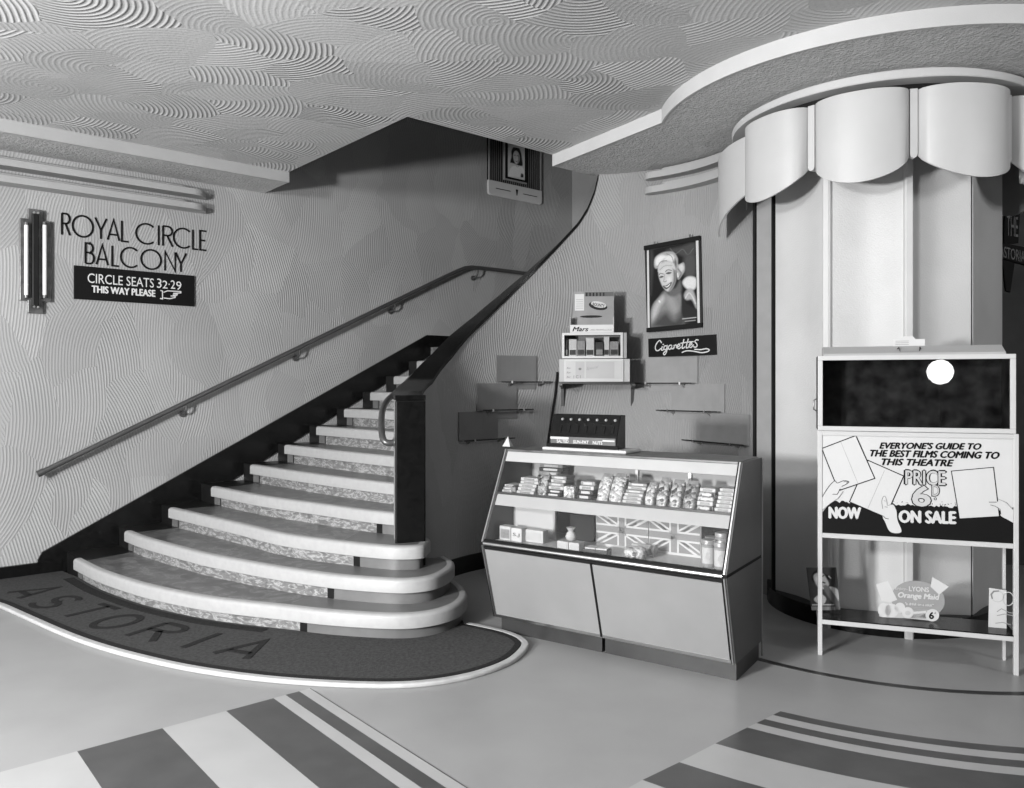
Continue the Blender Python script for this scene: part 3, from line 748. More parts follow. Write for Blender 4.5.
# ROYAL CIRCLE / BALCONY
y_ = -.006
bl = WL.at(*k1(242,372), y_); tl = WL.at(*k1(242,288), y_); hL = tl[1]-bl[1]
lt = wallthing('wall_lettering', 'thin black cut-out capitals reading ROYAL CIRCLE BALCONY on the plaster', 'lettering', bl[0], bl[1])
def word(letters, z, h):
    for ch, a, b, yc in letters:
        xa = WL.at(*k1(a,yc), y_)[0]-bl[0]; xb = WL.at(*k1(b,yc), y_)[0]-bl[0]; mb = MB()
        for stx in GLY[ch]:
            cl = ch == 'O'
            q = [(xa+(xb-xa)*p[0], z+h*p[1]) for p in stx]
            mb.ribbon(q[:-1] if cl else q, .0135, -.007, 0, closed=cl)
        obj('letter', mb, 'ink', lt)
word([('R',244,276,330),('O',286,366,340),('Y',375,420,345),('A',424,470,350),('L',480,506,360),('C',536,610,370),('I',620,630,378),('R',642,680,385),('C',684,752,390),('L',760,780,395),('E',788,812,400)], 0, hL)
b2 = WL.at(*k1(335,485), y_)[1]-bl[1]; h2 = WL.at(*k1(335,405), y_)[1]-bl[1]-b2
word([('B',337,370,445),('A',380,425,450),('L',442,468,455),('C',476,545,460),('O',556,634,470),('N',650,690,475),('Y',692,733,480)], b2, h2)

# black direction board
q0 = WL.at(*k1(292,625), -.02); q1 = WL.at(*k1(766,650), -.02); q2 = WL.at(*k1(292,493), -.02)
sb = wallthing('direction_board', 'black signboard with white words CIRCLE SEATS and a pointing hand', 'sign', q0[0], q0[1])
so_ = Off(WL, q0[0], 0, q0[1]); wd, hg = q1[0]-q0[0], q2[1]-q0[1]
obj('board', MB().box(0,wd,-.02,0,0,hg), 'ink', sb, bevel=.002)
def btext(s, x0_, y0_, x1_, y1_, dy, **k):
    a = so_.at(*k1(x0_,y1_), -.021); b = so_.at(*k1(x1_,y1_+dy), -.021); c = so_.at(*k1(x0_,y0_), -.021)
    text_fit('lettering', s, (a,(b[0],a[1]),c), -.0215, 'photo_bright', sb, **k)
btext('CIRCLE SEATS', 345, 524, 606, 562, 15)
btext('3', 618, 545, 636, 582, 1); btext('2', 640, 553, 660, 584, 1); btext('·', 664, 565, 668, 571, 0); btext('2', 672, 552, 690, 585, 1); btext('9', 694, 556, 714, 590, 1)
btext('THIS WAY PLEASE', 362, 573, 611, 600, 17, heavy=.05)
hand = [[(632,592),(640,595),(640,626),(630,624)], [(644,600),(660,594),(712,597),(712,602),(682,604)], [(682,606),(698,607),(696,612),(680,611)], [(644,622),(668,625),(690,620),(690,615),(672,614)]]
for st_ in hand:
    mb = MB().ribbon([so_.at(*k1(*p), -.021) for p in st_], .008, -.0215, -.0205); obj('pointing_hand', mb, 'photo_bright', sb)

# framed portrait panel up the stairs
kp = crop(480,130,9.857)
q0 = WL.at(*kp(85,632), -.03); 
pp = wallthing('portrait_panel', 'ribbed dark wall panel with a framed portrait of a dark-haired woman high on the stairs', 'picture', q0[0], q0[1])
po = Off(WL, q0[0], 0, q0[1]); P = lambda x, y, d=-.03: po.at(*kp(x,y), d)
wd = P(612,700)[0]; h1 = P(85,485)[1]; ht = P(85,60)[1]+.22
obj('base_strip', MB().plate([(.03,0),(wd-.03,0),(wd-.008,.01),(wd,.03),(wd,h1),(0,h1),(0,.03),(.008,.01)], -.03, 0), 'photo_bright', pp, bevel=.006)
obj('panel', MB().box(.0,wd,-.018,0,h1,ht), 'ink', pp)
nr = 26
for i in range(nr):
    x = .012+(wd-.024)*(i+.5)/nr
    obj('rib', MB().box(x-.005,x+.005,-.026,-.018,h1,ht), 'photo_shade', pp)
for x in (.012, wd-.02): obj('edge_strip', MB().box(x-.008,x+.008,-.032,-.018,h1,ht), 'ink_mid', pp)
for xa, xb, yy in ((155,300,572), (425,562,620)):
    a, b = P(xa,yy)[0], P(xb,yy)[0]; obj('slot', MB().box(a,b,-.033,-.029,h1*.5-.004,h1*.5+.004), 'ink', pp)
c = P(363,595); obj('emblem', MB().plate([(c[0]-.018,h1*.5+.035),(c[0]+.018,h1*.5+.035),(c[0]+.012,h1*.5+.01),(c[0]+.004,h1*.5-.035),(c[0]-.004,h1*.5-.035),(c[0]-.012,h1*.5+.01)], -.033, -.029), 'ink', pp)
D = -.045
fa, fb = P(248,300,D)[0], P(460,300,D)[0]; fz0, fz1 = P(350,480,D)[1], P(350,135,D)[1]
fm = obj('frame', MB().box(fa,fb,-.045,-.026,fz0-.02,fz1+.02), 'ink', pp)
obj('frame_edge', MB().box(fa-.012,fa,-.048,-.026,fz0-.02,fz1+.02), 'ink_mid', fm)
obj('frame_edge', MB().box(fa-.012,fb,-.048,-.026,fz0-.035,fz0-.02), 'ink_mid', fm)
def shape(name, pts, m, par, fn, d, smooth=True, th=.0006):
    q = [fn(*p) for p in pts]
    if smooth: q = [tuple(p) for p in smoothpts(q, 5, closed=True)]
    return obj(name, MB().plate(q, d-th, d), m, par)
ph = obj('photo', MB().box(P(275,300,D)[0],P(440,300,D)[0],-.0465,-.045,fz0+.005,fz1-.005), 'photo_light', pp)
fn = lambda x, y: po.at(*kp(x,y), D)
QL = [('p',[(282,470),(286,410),(315,362),(385,350),(428,385),(440,472)],.75,5),('p',[(296,318),(308,260),(308,205),(335,165),(375,168),(402,220),(414,290),(418,350),(380,352),(345,335),(312,325)],.02,5),
 ('p',[(326,240),(342,208),(368,212),(388,255),(386,305),(362,338),(340,318),(326,275)],.50,4),('p',[(376,240),(390,270),(384,315),(362,338),(374,300)],.2,6),
 ('l',[(334,250),(350,248)],.03,2,5),('l',[(362,254),(380,258)],.03,2,5),('l',[(354,258),(350,282)],.3,3,4),('p',[(340,298),(356,302),(376,300),(358,314)],.05,3),('l',[(346,303),(370,304)],.8,1.5,3),
 ('l',[(350,345),(368,365),(388,352)],.35,3,5),('p',[(404,430),(426,440),(424,475),(400,475)],.05,5)]
obj('print_sheet', MB().box(P(275,300,D)[0],P(440,300,D)[0],-.0475,-.0465,fz0+.005,fz1-.005), 'paper', ph)
paint('print', fn, [(277,160),(438,190),(438,470),(277,455)], 60, 100, .55, QL, ph, -.0478)
# ------------------------------------------------------------------ sales counter
CT = Frame(-.177, 4.51, math.atan2(-.559, .829)); LW = 1.43
ct = thing('sales_counter', 'glass-fronted sweet counter with pale lower panels and dark side', 'counter', CT.w(0,0,0), CT.a)
VT = .24; VB = .13; VR = .56
yg = lambda z: VT*(z-.548)/.51                    # glass plane
upper = [(0,.556),(VT,1.066),(VR,1.066),(VR,.556)]; lower = [(VB,.10),(0.0,.54),(VR,.54),(VR,.10)]
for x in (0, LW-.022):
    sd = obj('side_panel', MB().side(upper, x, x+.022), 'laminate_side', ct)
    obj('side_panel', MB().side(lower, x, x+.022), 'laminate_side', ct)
    obj('side_joint', MB().side([(0,.54),(VR,.54),(VR,.556),(0,.556)], x+.001, x+.021), 'ink', ct)
def edge_strip(p, q, x0, x1, th, m, nm='metal_edge'):   # strip lying on a profile edge
    d = Vector((q[0]-p[0], q[1]-p[1])).normalized(); n_ = Vector((-abs(d.y), d.x if d.y > 0 else -d.x)); 
    n_ = Vector((-d.y, d.x)) if -d.y < 0 else Vector((d.y, -d.x))
    a = Vector(p)+n_*th; b = Vector(q)+n_*th
    return obj(nm, MB().side([p,q,tuple(b),tuple(a)], x0, x1), m, ct)
for x in (-.002, LW-.024):
    edge_strip((0,.556),(VT,1.066), x+.008, x+.015, .006, 'chrome'); edge_strip((0,.54),(VB,.10), x+.008, x+.015, .006, 'chrome')
    edge_strip((0,.556),(VT,1.066), x, x+.006, .003, 'ink'); edge_strip((0,.54),(VB,.10), x, x+.006, .003, 'ink')
obj('metal_edge', MB().box(LW-.004,LW+.004,VR-.008,VR+.002,0.02,1.064), 'chrome', ct)
for a, b in ((0,.678),(.682,LW)): obj('plinth', MB().box(a+.015,b-(.015 if b>1 else 0),.185,VR-.01,0,.10), 'wood_dark', ct)
xs = CT.at(596,595,.06)[0]
for a, b in ((.024,xs-.006),(xs+.006,LW-.026)):
    fp = edge_strip((VB-.006,.118),(.009,.515), a, b, .004, 'laminate', 'front_panel')
edge_strip((VB-.003,.108),(.004,.53), xs-.006, xs+.006, .0065, 'ink', 'panel_joint')
edge_strip((VB-.001,.103),(VB-.006,.12), .02, LW-.02, .006, 'chrome')
obj('backing', MB().side([(VB+.015,.1),(.02,.53),(VR-.02,.53),(VR-.02,.1)], .023, LW-.023), 'wood_dark', ct)
obj('rail', MB().tube([(.02,.0,.548),(LW-.02,.0,.548)], .011, 10), 'chrome', ct, smooth=True)
obj('rail_strip', MB().box(.02,LW-.02,-.002,.02,.556,.572), 'ink', ct)
obj('rail_strip', MB().box(.02,LW-.02,-.002,.02,.522,.534), 'ink', ct)
obj('deck', MB().box(.023,LW-.023,.015,VR-.02,.53,.552), 'white_paint', ct)
obj('upper_shelf', MB().box(.023,LW-.023,yg(.825)+.012,VR-.06,.818,.825), 'glass', ct)
obj('shelf_edge', MB().box(.023,LW-.023,yg(.825)+.006,yg(.825)+.014,.815,.828), 'wood_dark', ct)
obj('shelf_fascia', MB().side([(yg(.755)+.008,.755),(yg(.815)+.008,.815),(yg(.815)+.02,.815),(yg(.755)+.02,.755)], .023, LW-.023), 'pale_paint', ct)
obj('header', MB().side([(yg(1.0),1.0),(yg(1.056),1.056),(yg(1.056)+.015,1.056),(yg(1.0)+.015,1.0)], .023, LW-.023), 'pale_paint', ct)
obj('worktop', MB().box(.0+.022,LW-.022,VT-.006,VR+.005,1.056,1.070), 'wood_top', ct, bevel=.003)
edge_strip((yg(.572)-.001,.572),(yg(1.0)-.001,1.0), .024, LW-.024, .005, 'glass', 'front_glass')
# back of the case
obj('back_panel', MB().box(.023,LW-.023,VR-.055,VR-.043,.83,1.056), 'pale_paint', ct)
for px in (516, 637, 690):
    x = CT.at(px,470,VR-.065)[0]; obj('upright', MB().box(x-.008,x+.008,VR-.071,VR-.055,.826,1.05), 'chrome' if px > 600 else 'wood_dark', ct)
BK = .30
xl = CT.at(554,530,BK)[0]; xm_ = CT.at(596,530,BK)[0]; xf = CT.at(649,530,BK)[0]; xr = CT.at(701,540,BK)[0]
obj('back_door', MB().box(.023,xl,BK,BK+.012,.552,.818), 'white_paint', ct)
obj('door_edge', MB().box(xl,xl+.012,BK-.006,BK+.012,.552,.818), 'chrome', ct)
for a, b in ((xl+.012,xm_),(xr,LW-.023)): obj('opening', MB().box(a-.03,b+.03*(b<1.2),BK+.215,BK+.22,.552,.818), 'ink', ct)
obj('back_door', MB().box(xm_,xr,BK+.002,BK+.012,.552,.818), 'white_paint', ct)
obj('back_panel', MB().box(.023,LW-.023,VR-.04,VR-.028,.552,.83), 'ink', ct)
# union flags on the sliding doors
def flag(x0, x1, label):
    wd, hg = x1-x0, .172
    o = thing('union_flag', label, 'flag', CT.w(x0,BK,.566), CT.a)
    def clipq(q):                                    # clip to the flag rectangle
        def cl(poly, ins, inter):
            out = []
            for i in range(len(poly)):
                a, b = poly[i-1], poly[i]
                if ins(b):
                    if not ins(a): out.append(inter(a,b))
                    out.append(b)
                elif ins(a): out.append(inter(a,b))
            return out
        for ax, lim, sg in ((0,0,1),(0,wd,-1),(1,0,1),(1,hg,-1)):
            ins = lambda p: (p[ax]-lim)*sg >= -1e-9
            def inter(a, b):
                t = (lim-a[ax])/(b[ax]-a[ax]); return (a[0]+(b[0]-a[0])*t, a[1]+(b[1]-a[1])*t)
            q = cl(q, ins, inter)
        return q
    def diag(a, b, w0, w1):
        d = (Vector(b)-Vector(a)).normalized(); n_ = Vector((-d.y,d.x)); a = Vector(a)-d*.1; b = Vector(b)+d*.1
        return clipq([tuple(a+n_*w0), tuple(b+n_*w0), tuple(b+n_*w1), tuple(a+n_*w1)])
    obj('field', MB().box(0,wd,-.002,0,0,hg), 'flag_blue', o)
    for a, b, r0, r1 in (((0,0),(wd,hg),.003,.015),((0,hg),(wd,0),.003,.015)):
        obj('saltire_white', MB().plate(diag(a,b,-.017,.017), -.0028, -.002), 'paper', o)
        m = (wd/2, hg/2)
        obj('saltire_red', MB().plate(diag(a,m,-.008,.005)[:], -.0034, -.0028), 'flag_red', o)
        obj('saltire_red', MB().plate(diag(m,b,-.005,.008)[:], -.0034, -.0028), 'flag_red', o)
    cw, ci = .027, .017
    obj('cross_white', MB().box(wd/2-cw,wd/2+cw,-.0042,-.0034,0,hg), 'paper', o); obj('cross_white', MB().box(0,wd,-.0042,-.0034,hg/2-cw,hg/2+cw), 'paper', o)
    obj('cross_red', MB().box(wd/2-ci,wd/2+ci,-.005,-.0042,0,hg), 'flag_red', o); obj('cross_red', MB().box(0,wd,-.005,-.0042,hg/2-ci,hg/2+ci), 'flag_red', o)
    return o
flag(xm_+.004, xf-.002, 'Union Jack flag in the counter next to the dark open compartment')
flag(xf+.002, xr-.004, 'Union Jack flag in the counter next to the tins')

# --- goods on the upper shelf
ZU = .8255; VU = yg(ZU)+.03
def cx(px, py=495, v=VU): return CT.at(px, py, v)[0]
ORD = ['lowest','second-lowest','third-lowest','fourth-lowest','fifth-lowest','sixth-lowest','seventh-lowest']
def packs(name, label, group, cat, px0, px1, n, h, depth, setb, mats, v=VU, z=ZU, gap=.003, py=495, jit=.004):
    a, b = cx(px0,py,v), cx(px1,py,v); zz = z
    for i in range(n):
        j = random.uniform(-jit,jit); hh = h*random.uniform(.92,1.05); m = mats[i%len(mats)]
        o = obj(name, MB().box(0,b-a,0,depth,0,hh), m, loc=CT.w(a+j,v+setb*i,zz), rz=CT.a+random.uniform(-.03,.03), bevel=.003, seg=1)
        props(o, (ORD[i] if i < n-1 else 'topmost')+' '+label, cat, group)
        obj('wrapper_band', MB().box((b-a)*.2,(b-a)*.8,-.0012,.002,hh*.2,hh*.8), 'pack_mid' if m == 'pack_pale' else 'pack_pale', o)
        zz += hh+.0004
    return zz
def carton(name, label, cat, px0, px1, h, depth, m, v, z, mlabel=None, py=495, rz=0., words=None, group=None):
    a, b = cx(px0,py,v), cx(px1,py,v)
    o = obj(name, MB().box(0,b-a,0,depth,0,h), m, loc=CT.w(a,v,z), rz=CT.a+rz, bevel=.002, seg=1); props(o, label, cat, group)
    if mlabel: obj('printed_panel', MB().box((b-a)*.1,(b-a)*.9,-.001,.001,h*.15,h*.8), mlabel, o)
    if words: text_fit('lettering', words, (((b-a)*.18,h*.35),((b-a)*.82,h*.35),((b-a)*.18,h*.65)), -.0018, 'ink' if mlabel in ('paper','pack_pale') else 'paper', o)
    return o
def bag(label, px0, px1, h, m, v=VU, z=ZU, lean=.45, depth=.075, py=495, rz=0., group='cellophane bags of sweets in the counter'):
    a, b = cx(px0,py,v), cx(px1,py,v); wd = b-a; mb = MB(); n, k = 9, 16
    rnd = random.Random(int(px0*7))
    for i in range(n+1):
        f_ = i/n; prof_ = math.sin(PI*min(.97,max(.05,.08+.86*f_)))**.45
        if f_ > .85: prof_ *= 1-.55*(f_-.85)/.15
        for j in range(k):
            t = 2*PI*j/k; ct_, st_ = math.cos(t), math.sin(t)
            x = wd/2+wd/2*math.copysign(abs(ct_)**.55,ct_)*(.9+.1*prof_)*(1+rnd.uniform(-.05,.05))
            y = depth/2+depth/2*math.copysign(abs(st_)**.7,st_)*prof_*(1+rnd.uniform(-.12,.12))+lean*h*f_
            mb.v.append((x,y,h*f_))
    for i in range(n):
        for j in range(k): mb.f.append((i*k+j,i*k+(j+1)%k,(i+1)*k+(j+1)%k,(i+1)*k+j))
    mb.f.append(tuple(range(k-1,-1,-1))); mb.f.append(tuple(n*k+j for j in range(k)))
    o = obj('sweet_bag', mb, m, loc=CT.w(a,v,z), rz=CT.a+rz, smooth=True, angle=70); props(o, label, 'sweets', group)
    x0_, x1_ = wd*.12, wd*.88
    obj('paper_header', MB().side([(depth*.30+lean*h*.98,h*.96),(depth*.36+lean*h*1.12,h*1.1),(depth*.42+lean*h*1.12,h*1.1),(depth*.4+lean*h*.98,h*.96)], x0_, x1_), 'pack_mid', o)
    return o
packs('chocolate_bar','flat pale chocolate bar in the low loose pile at the counter left end','chocolate bars in the low left pile','chocolate',502,511.5,3,.014,.10,.014,['pack_pale','pack_mid','pack_pale'],jit=.003)
carton('sweet_tin','small dark sweet packet beside the low pile of bars','sweets',512,516,.04,.05,'pack_dark',VU,ZU,'pack_mid')
zt_ = packs('chocolate_bar','pale chocolate bar in the stack left of the round dark packet','chocolate bars in the pale stack','chocolate',516.5,534,5,.017,.09,.013,['pack_pale'],jit=.006)
bag('dark round-faced sweet bag between two stacks of bars',535,545,.115,'sweets_dark',lean=.35,depth=.06)
packs('chocolate_bar','dark banded chocolate bar in the tall stack with a black front','chocolate bars in the black-fronted stack','chocolate',546,561,6,.0185,.10,.012,['pack_dark','pack_dark','pack_pale','pack_mid','pack_pale','pack_mid'])
packs('chocolate_bar','dark chocolate bar lying crosswise at the back of the upper counter shelf','dark bars at the back of the shelf','chocolate',537,560,7,.022,.09,.004,['pack_mid','pack_dark'],v=VU+.20,py=488)
carton('sweet_packet','small pale speckled packet left of the dark labelled bars','sweets',563.5,574,.062,.05,'sweets_pale',VU,ZU)
packs('chocolate_bar','chocolate bar in the short stack with a dark square label','chocolate bars in the dark-labelled stack','chocolate',576.5,591,4,.023,.10,.014,['pack_dark','pack_dark','pack_pale','pack_mid'])
bag('pale speckled sweet bag leaning left of the taller bag',594,606,.125,'sweets_pale',lean=.55)
bag('tallest pale speckled sweet bag in the middle of the counter shelf',606.5,620,.13,'sweets_pale',lean=.55)
packs('chocolate_bar','striped chocolate bar in the stack with a blank white front','chocolate bars in the white-fronted stack','chocolate',622.5,641,6,.017,.10,.014,['pack_pale','pack_pale','pack_pale','pack_mid','pack_pale','pack_mid'])
bag('small pale sweet bag right of the white-fronted stack of bars',642.5,652,.10,'sweets_pale',lean=.5)
bag('mixed sweet bag with a dark round spot and striped top',653.5,665,.125,'sweets_mixed',lean=.5)
bag('mixed sweet bag second from the twisted packets',666.5,679,.12,'sweets_mixed',lean=.5)
bag('dark mixed sweet bag next to the patterned packets',680.5,694,.12,'sweets_dark',lean=.5)
packs('sweet_packet','pale patterned sweet packet in the stack beside the dark mixed bag','patterned sweet packets','sweets',696,712,5,.021,.09,.014,['sweets_mixed','pack_pale','sweets_pale'])
packs('chocolate_bar','plain pale chocolate bar in the stack at the right end of the shelf','chocolate bars in the right end stack','chocolate',714.5,731.5,6,.018,.10,.014,['pack_pale'])
# --- goods on the lower deck
ZD = .5525; VD = .08
carton('carton','pale lidded carton first on the left of the lower counter deck','carton',499.5,510.5,.082,.06,'pack_pale',VD+.04,ZD,'pack_mid',535)
carton('carton','white carton with a black squiggle on the lower counter deck','carton',511,521.5,.078,.06,'paper',VD+.04,ZD,'paper',535,words='S,J')
carton('carton','long low pale carton third from the counter left end','carton',524.5,543,.07,.06,'pack_pale',VD+.08,ZD,'paper_grey',537)
carton('carton','pale carton under a small ball by the dark opening','carton',557,568,.05,.06,'pack_pale',VD-.02,ZD,'paper_grey',545)
carton('carton','pale carton right of the one under the ball','carton',568.5,579,.05,.06,'pack_pale',VD-.02,ZD,'paper_grey',545)
xb_ = cx(570,535,VD)
bl_ = obj('paper_twist', MB().lathe([(.004,0),(.022,.008),(.03,.026),(.022,.046),(.012,.055),(.026,.075),(.004,.076)], 14), 'pack_pale', loc=CT.w(xb_,VD+.01,ZD+.0505), smooth=True)
props(bl_, 'pale twisted paper sweet standing on the small cartons', 'sweets')
tr = carton('bar_tray','dark low tray of bars tilted towards the front glass','tray',583,606,.035,.07,'pack_dark',VD-.055,ZD,None,550,rz=.12)
for j in range(2):
    w_ = cx(606,550,VD)-cx(583,550,VD); obj('bar', MB().box(w_*(.06+.46*j),w_*(.48+.46*j),.006,.064,.033,.042), 'pack_pale', tr)
rl = obj('sweet_roll', MB().tube([(0,0,.03),(.105,0,.03)], .028, 14), 'pack_pale', loc=CT.w(cx(626,545,.12),.205,ZD+.0), rz=CT.a, smooth=True)
props(rl, 'pale wrapped roll lying on the sweet bag before the flags', 'sweets')
obj('end_twist', MB().tube([(.105,0,.03),(.13,0,.028)], [.02,.032], 12), 'pack_mid', rl, smooth=True)
bag('crumpled speckled sweet bag lying in front of the flags',621,641,.06,'sweets_mixed',v=.055,z=ZD,lean=.3,depth=.08,py=552)
def tin(label, px, v, z0_=ZD):
    x = cx(px,560,v); o = thing('sweet_tin', label, 'tin', CT.w(x,v,z0_), 0, 'sweet tins in the counter')
    obj('body', MB().lathe([(.030,0),(.032,.004),(.032,.118),(.030,.12)], 20), 'pack_mid', o, smooth=True)
    obj('label', MB().lathe([(.0327,.022),(.0327,.1)], 20), 'paper_grey', o, smooth=True)
    obj('lid', MB().lathe([(.034,.117),(.0345,.119),(.0345,.134),(.031,.137)], 20), 'tin_metal', o, smooth=True)
    e = ell(0,.06,.012,.018,12); 
    obj('badge', MB().plate([(p[0]-.012,p[1]) for p in e], -.0345, -.030), 'photo_bright', o); return o
tin('front left sweet tin with metal lid at the counter right end', 708.5, .13)
tin('front right sweet tin with metal lid beside the counter side panel', 721, .10)
tin('rear left sweet tin with metal lid behind the front pair', 712, .21)
t_ = tin('rear right sweet tin standing highest behind the front pair', 722, .19, ZD)
t_.location.z += .03
obj('riser_block', MB().box(-.03,.03,-.03,.03,-.03,0), 'wood_dark', t_)
# things seen in the dark opening
carton('storage_box','dark box inside the left counter opening','box',570,594,.15,.12,'black_satin',BK+.05,ZD,None,545)
carton('storage_box','small pale packet lying on the dark box in the counter opening','packet',573,588,.03,.05,'pack_mid',BK+.06,ZD+.152,None,525)
# --- on the counter top
kd = crop(540,400,10.24)
TZ = 1.0705
xa, xb = CT.at(542,450,.30)[0], CT.at(626,452,.30)[0]
tray = obj('counter_tray', MB().box(0,xb-xa,0,.20,0,.018), 'white_paint', loc=CT.w(xa,.30,TZ), rz=CT.a, bevel=.006); props(tray, 'white tray board under the dark nut dispenser on the counter top', 'tray')
xa, xb = CT.at(549.5,440,.34)[0], CT.at(617,440,.34)[0]; W_ = xb-xa
nd = thing('nut_dispenser', 'black slotted nut dispenser with white lettering standing on the counter', 'dispenser', CT.w(xa,.34,TZ+.019), CT.a)
obj('case', MB().side([(.0,.0),(.0,.070),(.05,.19),(.11,.19),(.11,0)], 0, W_), 'black_gloss', nd, bevel=.004)
obj('foot_rail', MB().box(-.01,W_+.01,-.012,.0,.0,.018), 'ink', nd)
for i in range(7):
    x = W_*(.06+.9*(i+.5)/7)
    k_ = obj('compartment', MB().side([(.012,.082),(.034,.138),(.0325,.139),(.0105,.083)], x-W_*.052, x+W_*.052), 'photo_shade', nd)
    obj('peg', MB().tube([(.030,0,.160),(.040,0,.165)], .007, 8), 'tin_metal', nd, smooth=True).location = (x,0,0)
    obj('wedge', MB().side([(.008,.085),(.024,.125),(.018,.126),(.003,.086)], x+W_*.02, x+W_*.045), 'ink', nd)
obj('name_strip', MB().box(W_*.02,W_*.98,-.003,0,.02,.06), 'photo_shade', nd)
obj('name_strip', MB().box(W_*.02,W_*.30,-.005,-.003,.045,.058), 'photo_light', nd)
obj('name_strip', MB().box(W_*.80,W_*.97,-.005,-.003,.042,.05), 'photo_light', nd)
for wtxt, a, b in (('SALTED',.12,.30),('SUN-PAT',.37,.60),('NUTS',.66,.80)):
    text_fit('lettering', wtxt, ((W_*a,.024),(W_*b,.024),(W_*a,.043)), -.006, 'photo_bright', nd, offset=.02)
xt = CT.at(508,445,.40)[0]
pt = obj('price_ticket', MB().add([(-.028,-.02,0),(.028,-.02,0),(.028,.02,0),(-.028,.02,0),(0,0,.062)], [(3,2,1,0),(0,1,4),(1,2,4),(2,3,4),(3,0,4)]), 'paper_grey', loc=CT.w(xt,.40,TZ), rz=CT.a)
props(pt, 'small pale pyramid ticket on the left end of the counter top', 'ticket')

# ------------------------------------------------------------------ curved wall behind the counter
def NA(px, r=RI):                                    # bearing on the curved wall for a sight line
    k = (px-512)/F_PX; A = 1+k*k; B = -2*(k*CN[0]+CN[1]); C_ = CN[0]**2+CN[1]**2-r*r
    Y = (-B+math.sqrt(B*B-4*A*C_))/(2*A); return (math.degrees(math.atan2(Y-CN[1], k*Y-CN[0])), Y)
def NZ(px, py, r=RI): a, Y = NA(px, r); return EYE-(py-HOR)/F_PX*Y
kw = crop(440,220,3.153)
def wall_board(label, pts, m='board_wall'):          # plywood panel bent to the wall; pts = rectangles in crop coordinates
    o = None
    for (x0, y0, x1, y1) in pts:
        a0, _ = NA(kw(x0,0)[0]); a1, _ = NA(kw(x1,0)[0]); cxp = kw((x0+x1)/2,0)[0]
        z0_, z1_ = NZ(cxp, kw(0,y1)[1]), NZ(cxp, kw(0,y0)[1])
        if o is None:
            o = obj('display_board', MB().ring(CN, RI-.012, RI-.0005, a0, a1, z0_, z1_, 8), m); props(o, label, 'board', 'boards of the stepped shelves')
        else: obj('board_extension', MB().ring(CN, RI-.010, RI-.0005, a0, a1, z0_, z1_, 6), m, o)
    return o
wall_board('upper left plain board above the left glass shelves', [(176,428,303,512)], 'board_wall_shaded')
wall_board('middle left plain board stepping down towards the newel', [(114,515,240,600),(240,515,300,534)], 'board_wall_shaded')
wall_board('lowest left plain board nearest the stair newel', [(57,604,180,692),(180,604,242,626)], 'board_wall_shaded')
wall_board('upper right plain board below the Cigarettes sign', [(660,430,815,515)])
wall_board('middle right plain board stepping down from the Cigarettes sign', [(732,517,900,604),(660,517,732,540)])
wall_board('lowest right plain board beside the dark wall joint', [(812,610,978,702),(735,610,812,628)])
def glass_shelf(label, x0, x1, y):
    a0, _ = NA(kw(x0,0)[0]); a1, _ = NA(kw(x1,0)[0]); z = NZ(kw((x0+x1)/2,0)[0], kw(0,y)[1], RI-.08)
    am = (a0+a1)/2; p = cpt(CN, RI-.013, am); p0 = cpt(CN, RI, a0); p1_ = cpt(CN, RI, a1); L_ = math.hypot(p0[0]-p1_[0], p0[1]-p1_[1])
    o = thing('wall_shelf', label, 'shelf', (*p, z), R(am-90), 'stepped shelves behind the counter')
    dm = RI-math.sqrt(RI*RI-L_*L_/4)+.002
    obj('shelf_plate', MB().box(-L_/2,L_/2,-.09,-dm,0,.007), 'glass', o)
    obj('shelf_edge', MB().box(-L_/2,L_/2,-.094,-.09,-.001,.008), 'black_satin', o)
    for s_ in (-.30,.30):
        obj('bracket', MB().side([(-.09,-.003),(-.005,-.003),(-.005,-.03),(-.02,-.03),(-.04,-.012),(-.09,-.009)], s_*L_-.005, s_*L_+.005), 'chrome', o)
        obj('clip', MB().box(s_*L_-.007,s_*L_+.007,-.097,-.088,-.006,.012), 'chrome', o)
    return o
glass_shelf('top glass shelf of the left stepped trio', 182, 342, 512)
glass_shelf('middle glass shelf of the left stepped trio', 118, 278, 600)
glass_shelf('lowest glass shelf of the left stepped trio nearest the newel', 57, 217, 694)
glass_shelf('top glass shelf of the right stepped trio under Cigarettes', 628, 806, 516)
glass_shelf('middle glass shelf of the right stepped trio', 698, 890, 604)
glass_shelf('lowest glass shelf of the right stepped trio above the counter end', 780, 976, 704)

def niche_frame(px, off):                            # tangent frame on the curved wall
    a, _ = NA(px); p = cpt(CN, RI-off, a); return Frame(p[0], p[1], R(a-90)), a
# film poster
kz = crop(640,220,5.625)
pf, _ = niche_frame(672, .055)
def pfat(x, y): return pf.at(*kz(x,y), 0)
pos = thing('film_poster', 'hanging photo poster of a fair-haired woman between two black bars', 'poster', pf.w(0,0,0), pf.a)
TL, TR, BL, BR = pfat(25,147), pfat(338,88), pfat(40,632), pfat(350,603)
ht = .035
obj('sheet', MB().plate([(BL[0],BL[1]),(BR[0],BR[1]),(TR[0],TR[1]),(TL[0],TL[1])], 0, .004), 'photo_dark', pos)
obj('bar', MB().plate([TL,TR,(TR[0],TR[1]-ht),(TL[0],TL[1]-ht)], -.012, .012), 'ink', pos)
obj('bar', MB().plate([BL,BR,(BR[0],BR[1]+ht),(BL[0],BL[1]+ht)], -.012, .012), 'ink', pos)
obj('side_strip', MB().plate([pfat(40,172),pfat(50,170),pfat(56,608),pfat(44,610)], -.003, 0), 'photo_light', pos)
obj('side_strip', MB().plate([pfat(315,114),pfat(329,111),pfat(338,578),pfat(325,580)], -.003, 0), 'photo_light', pos)
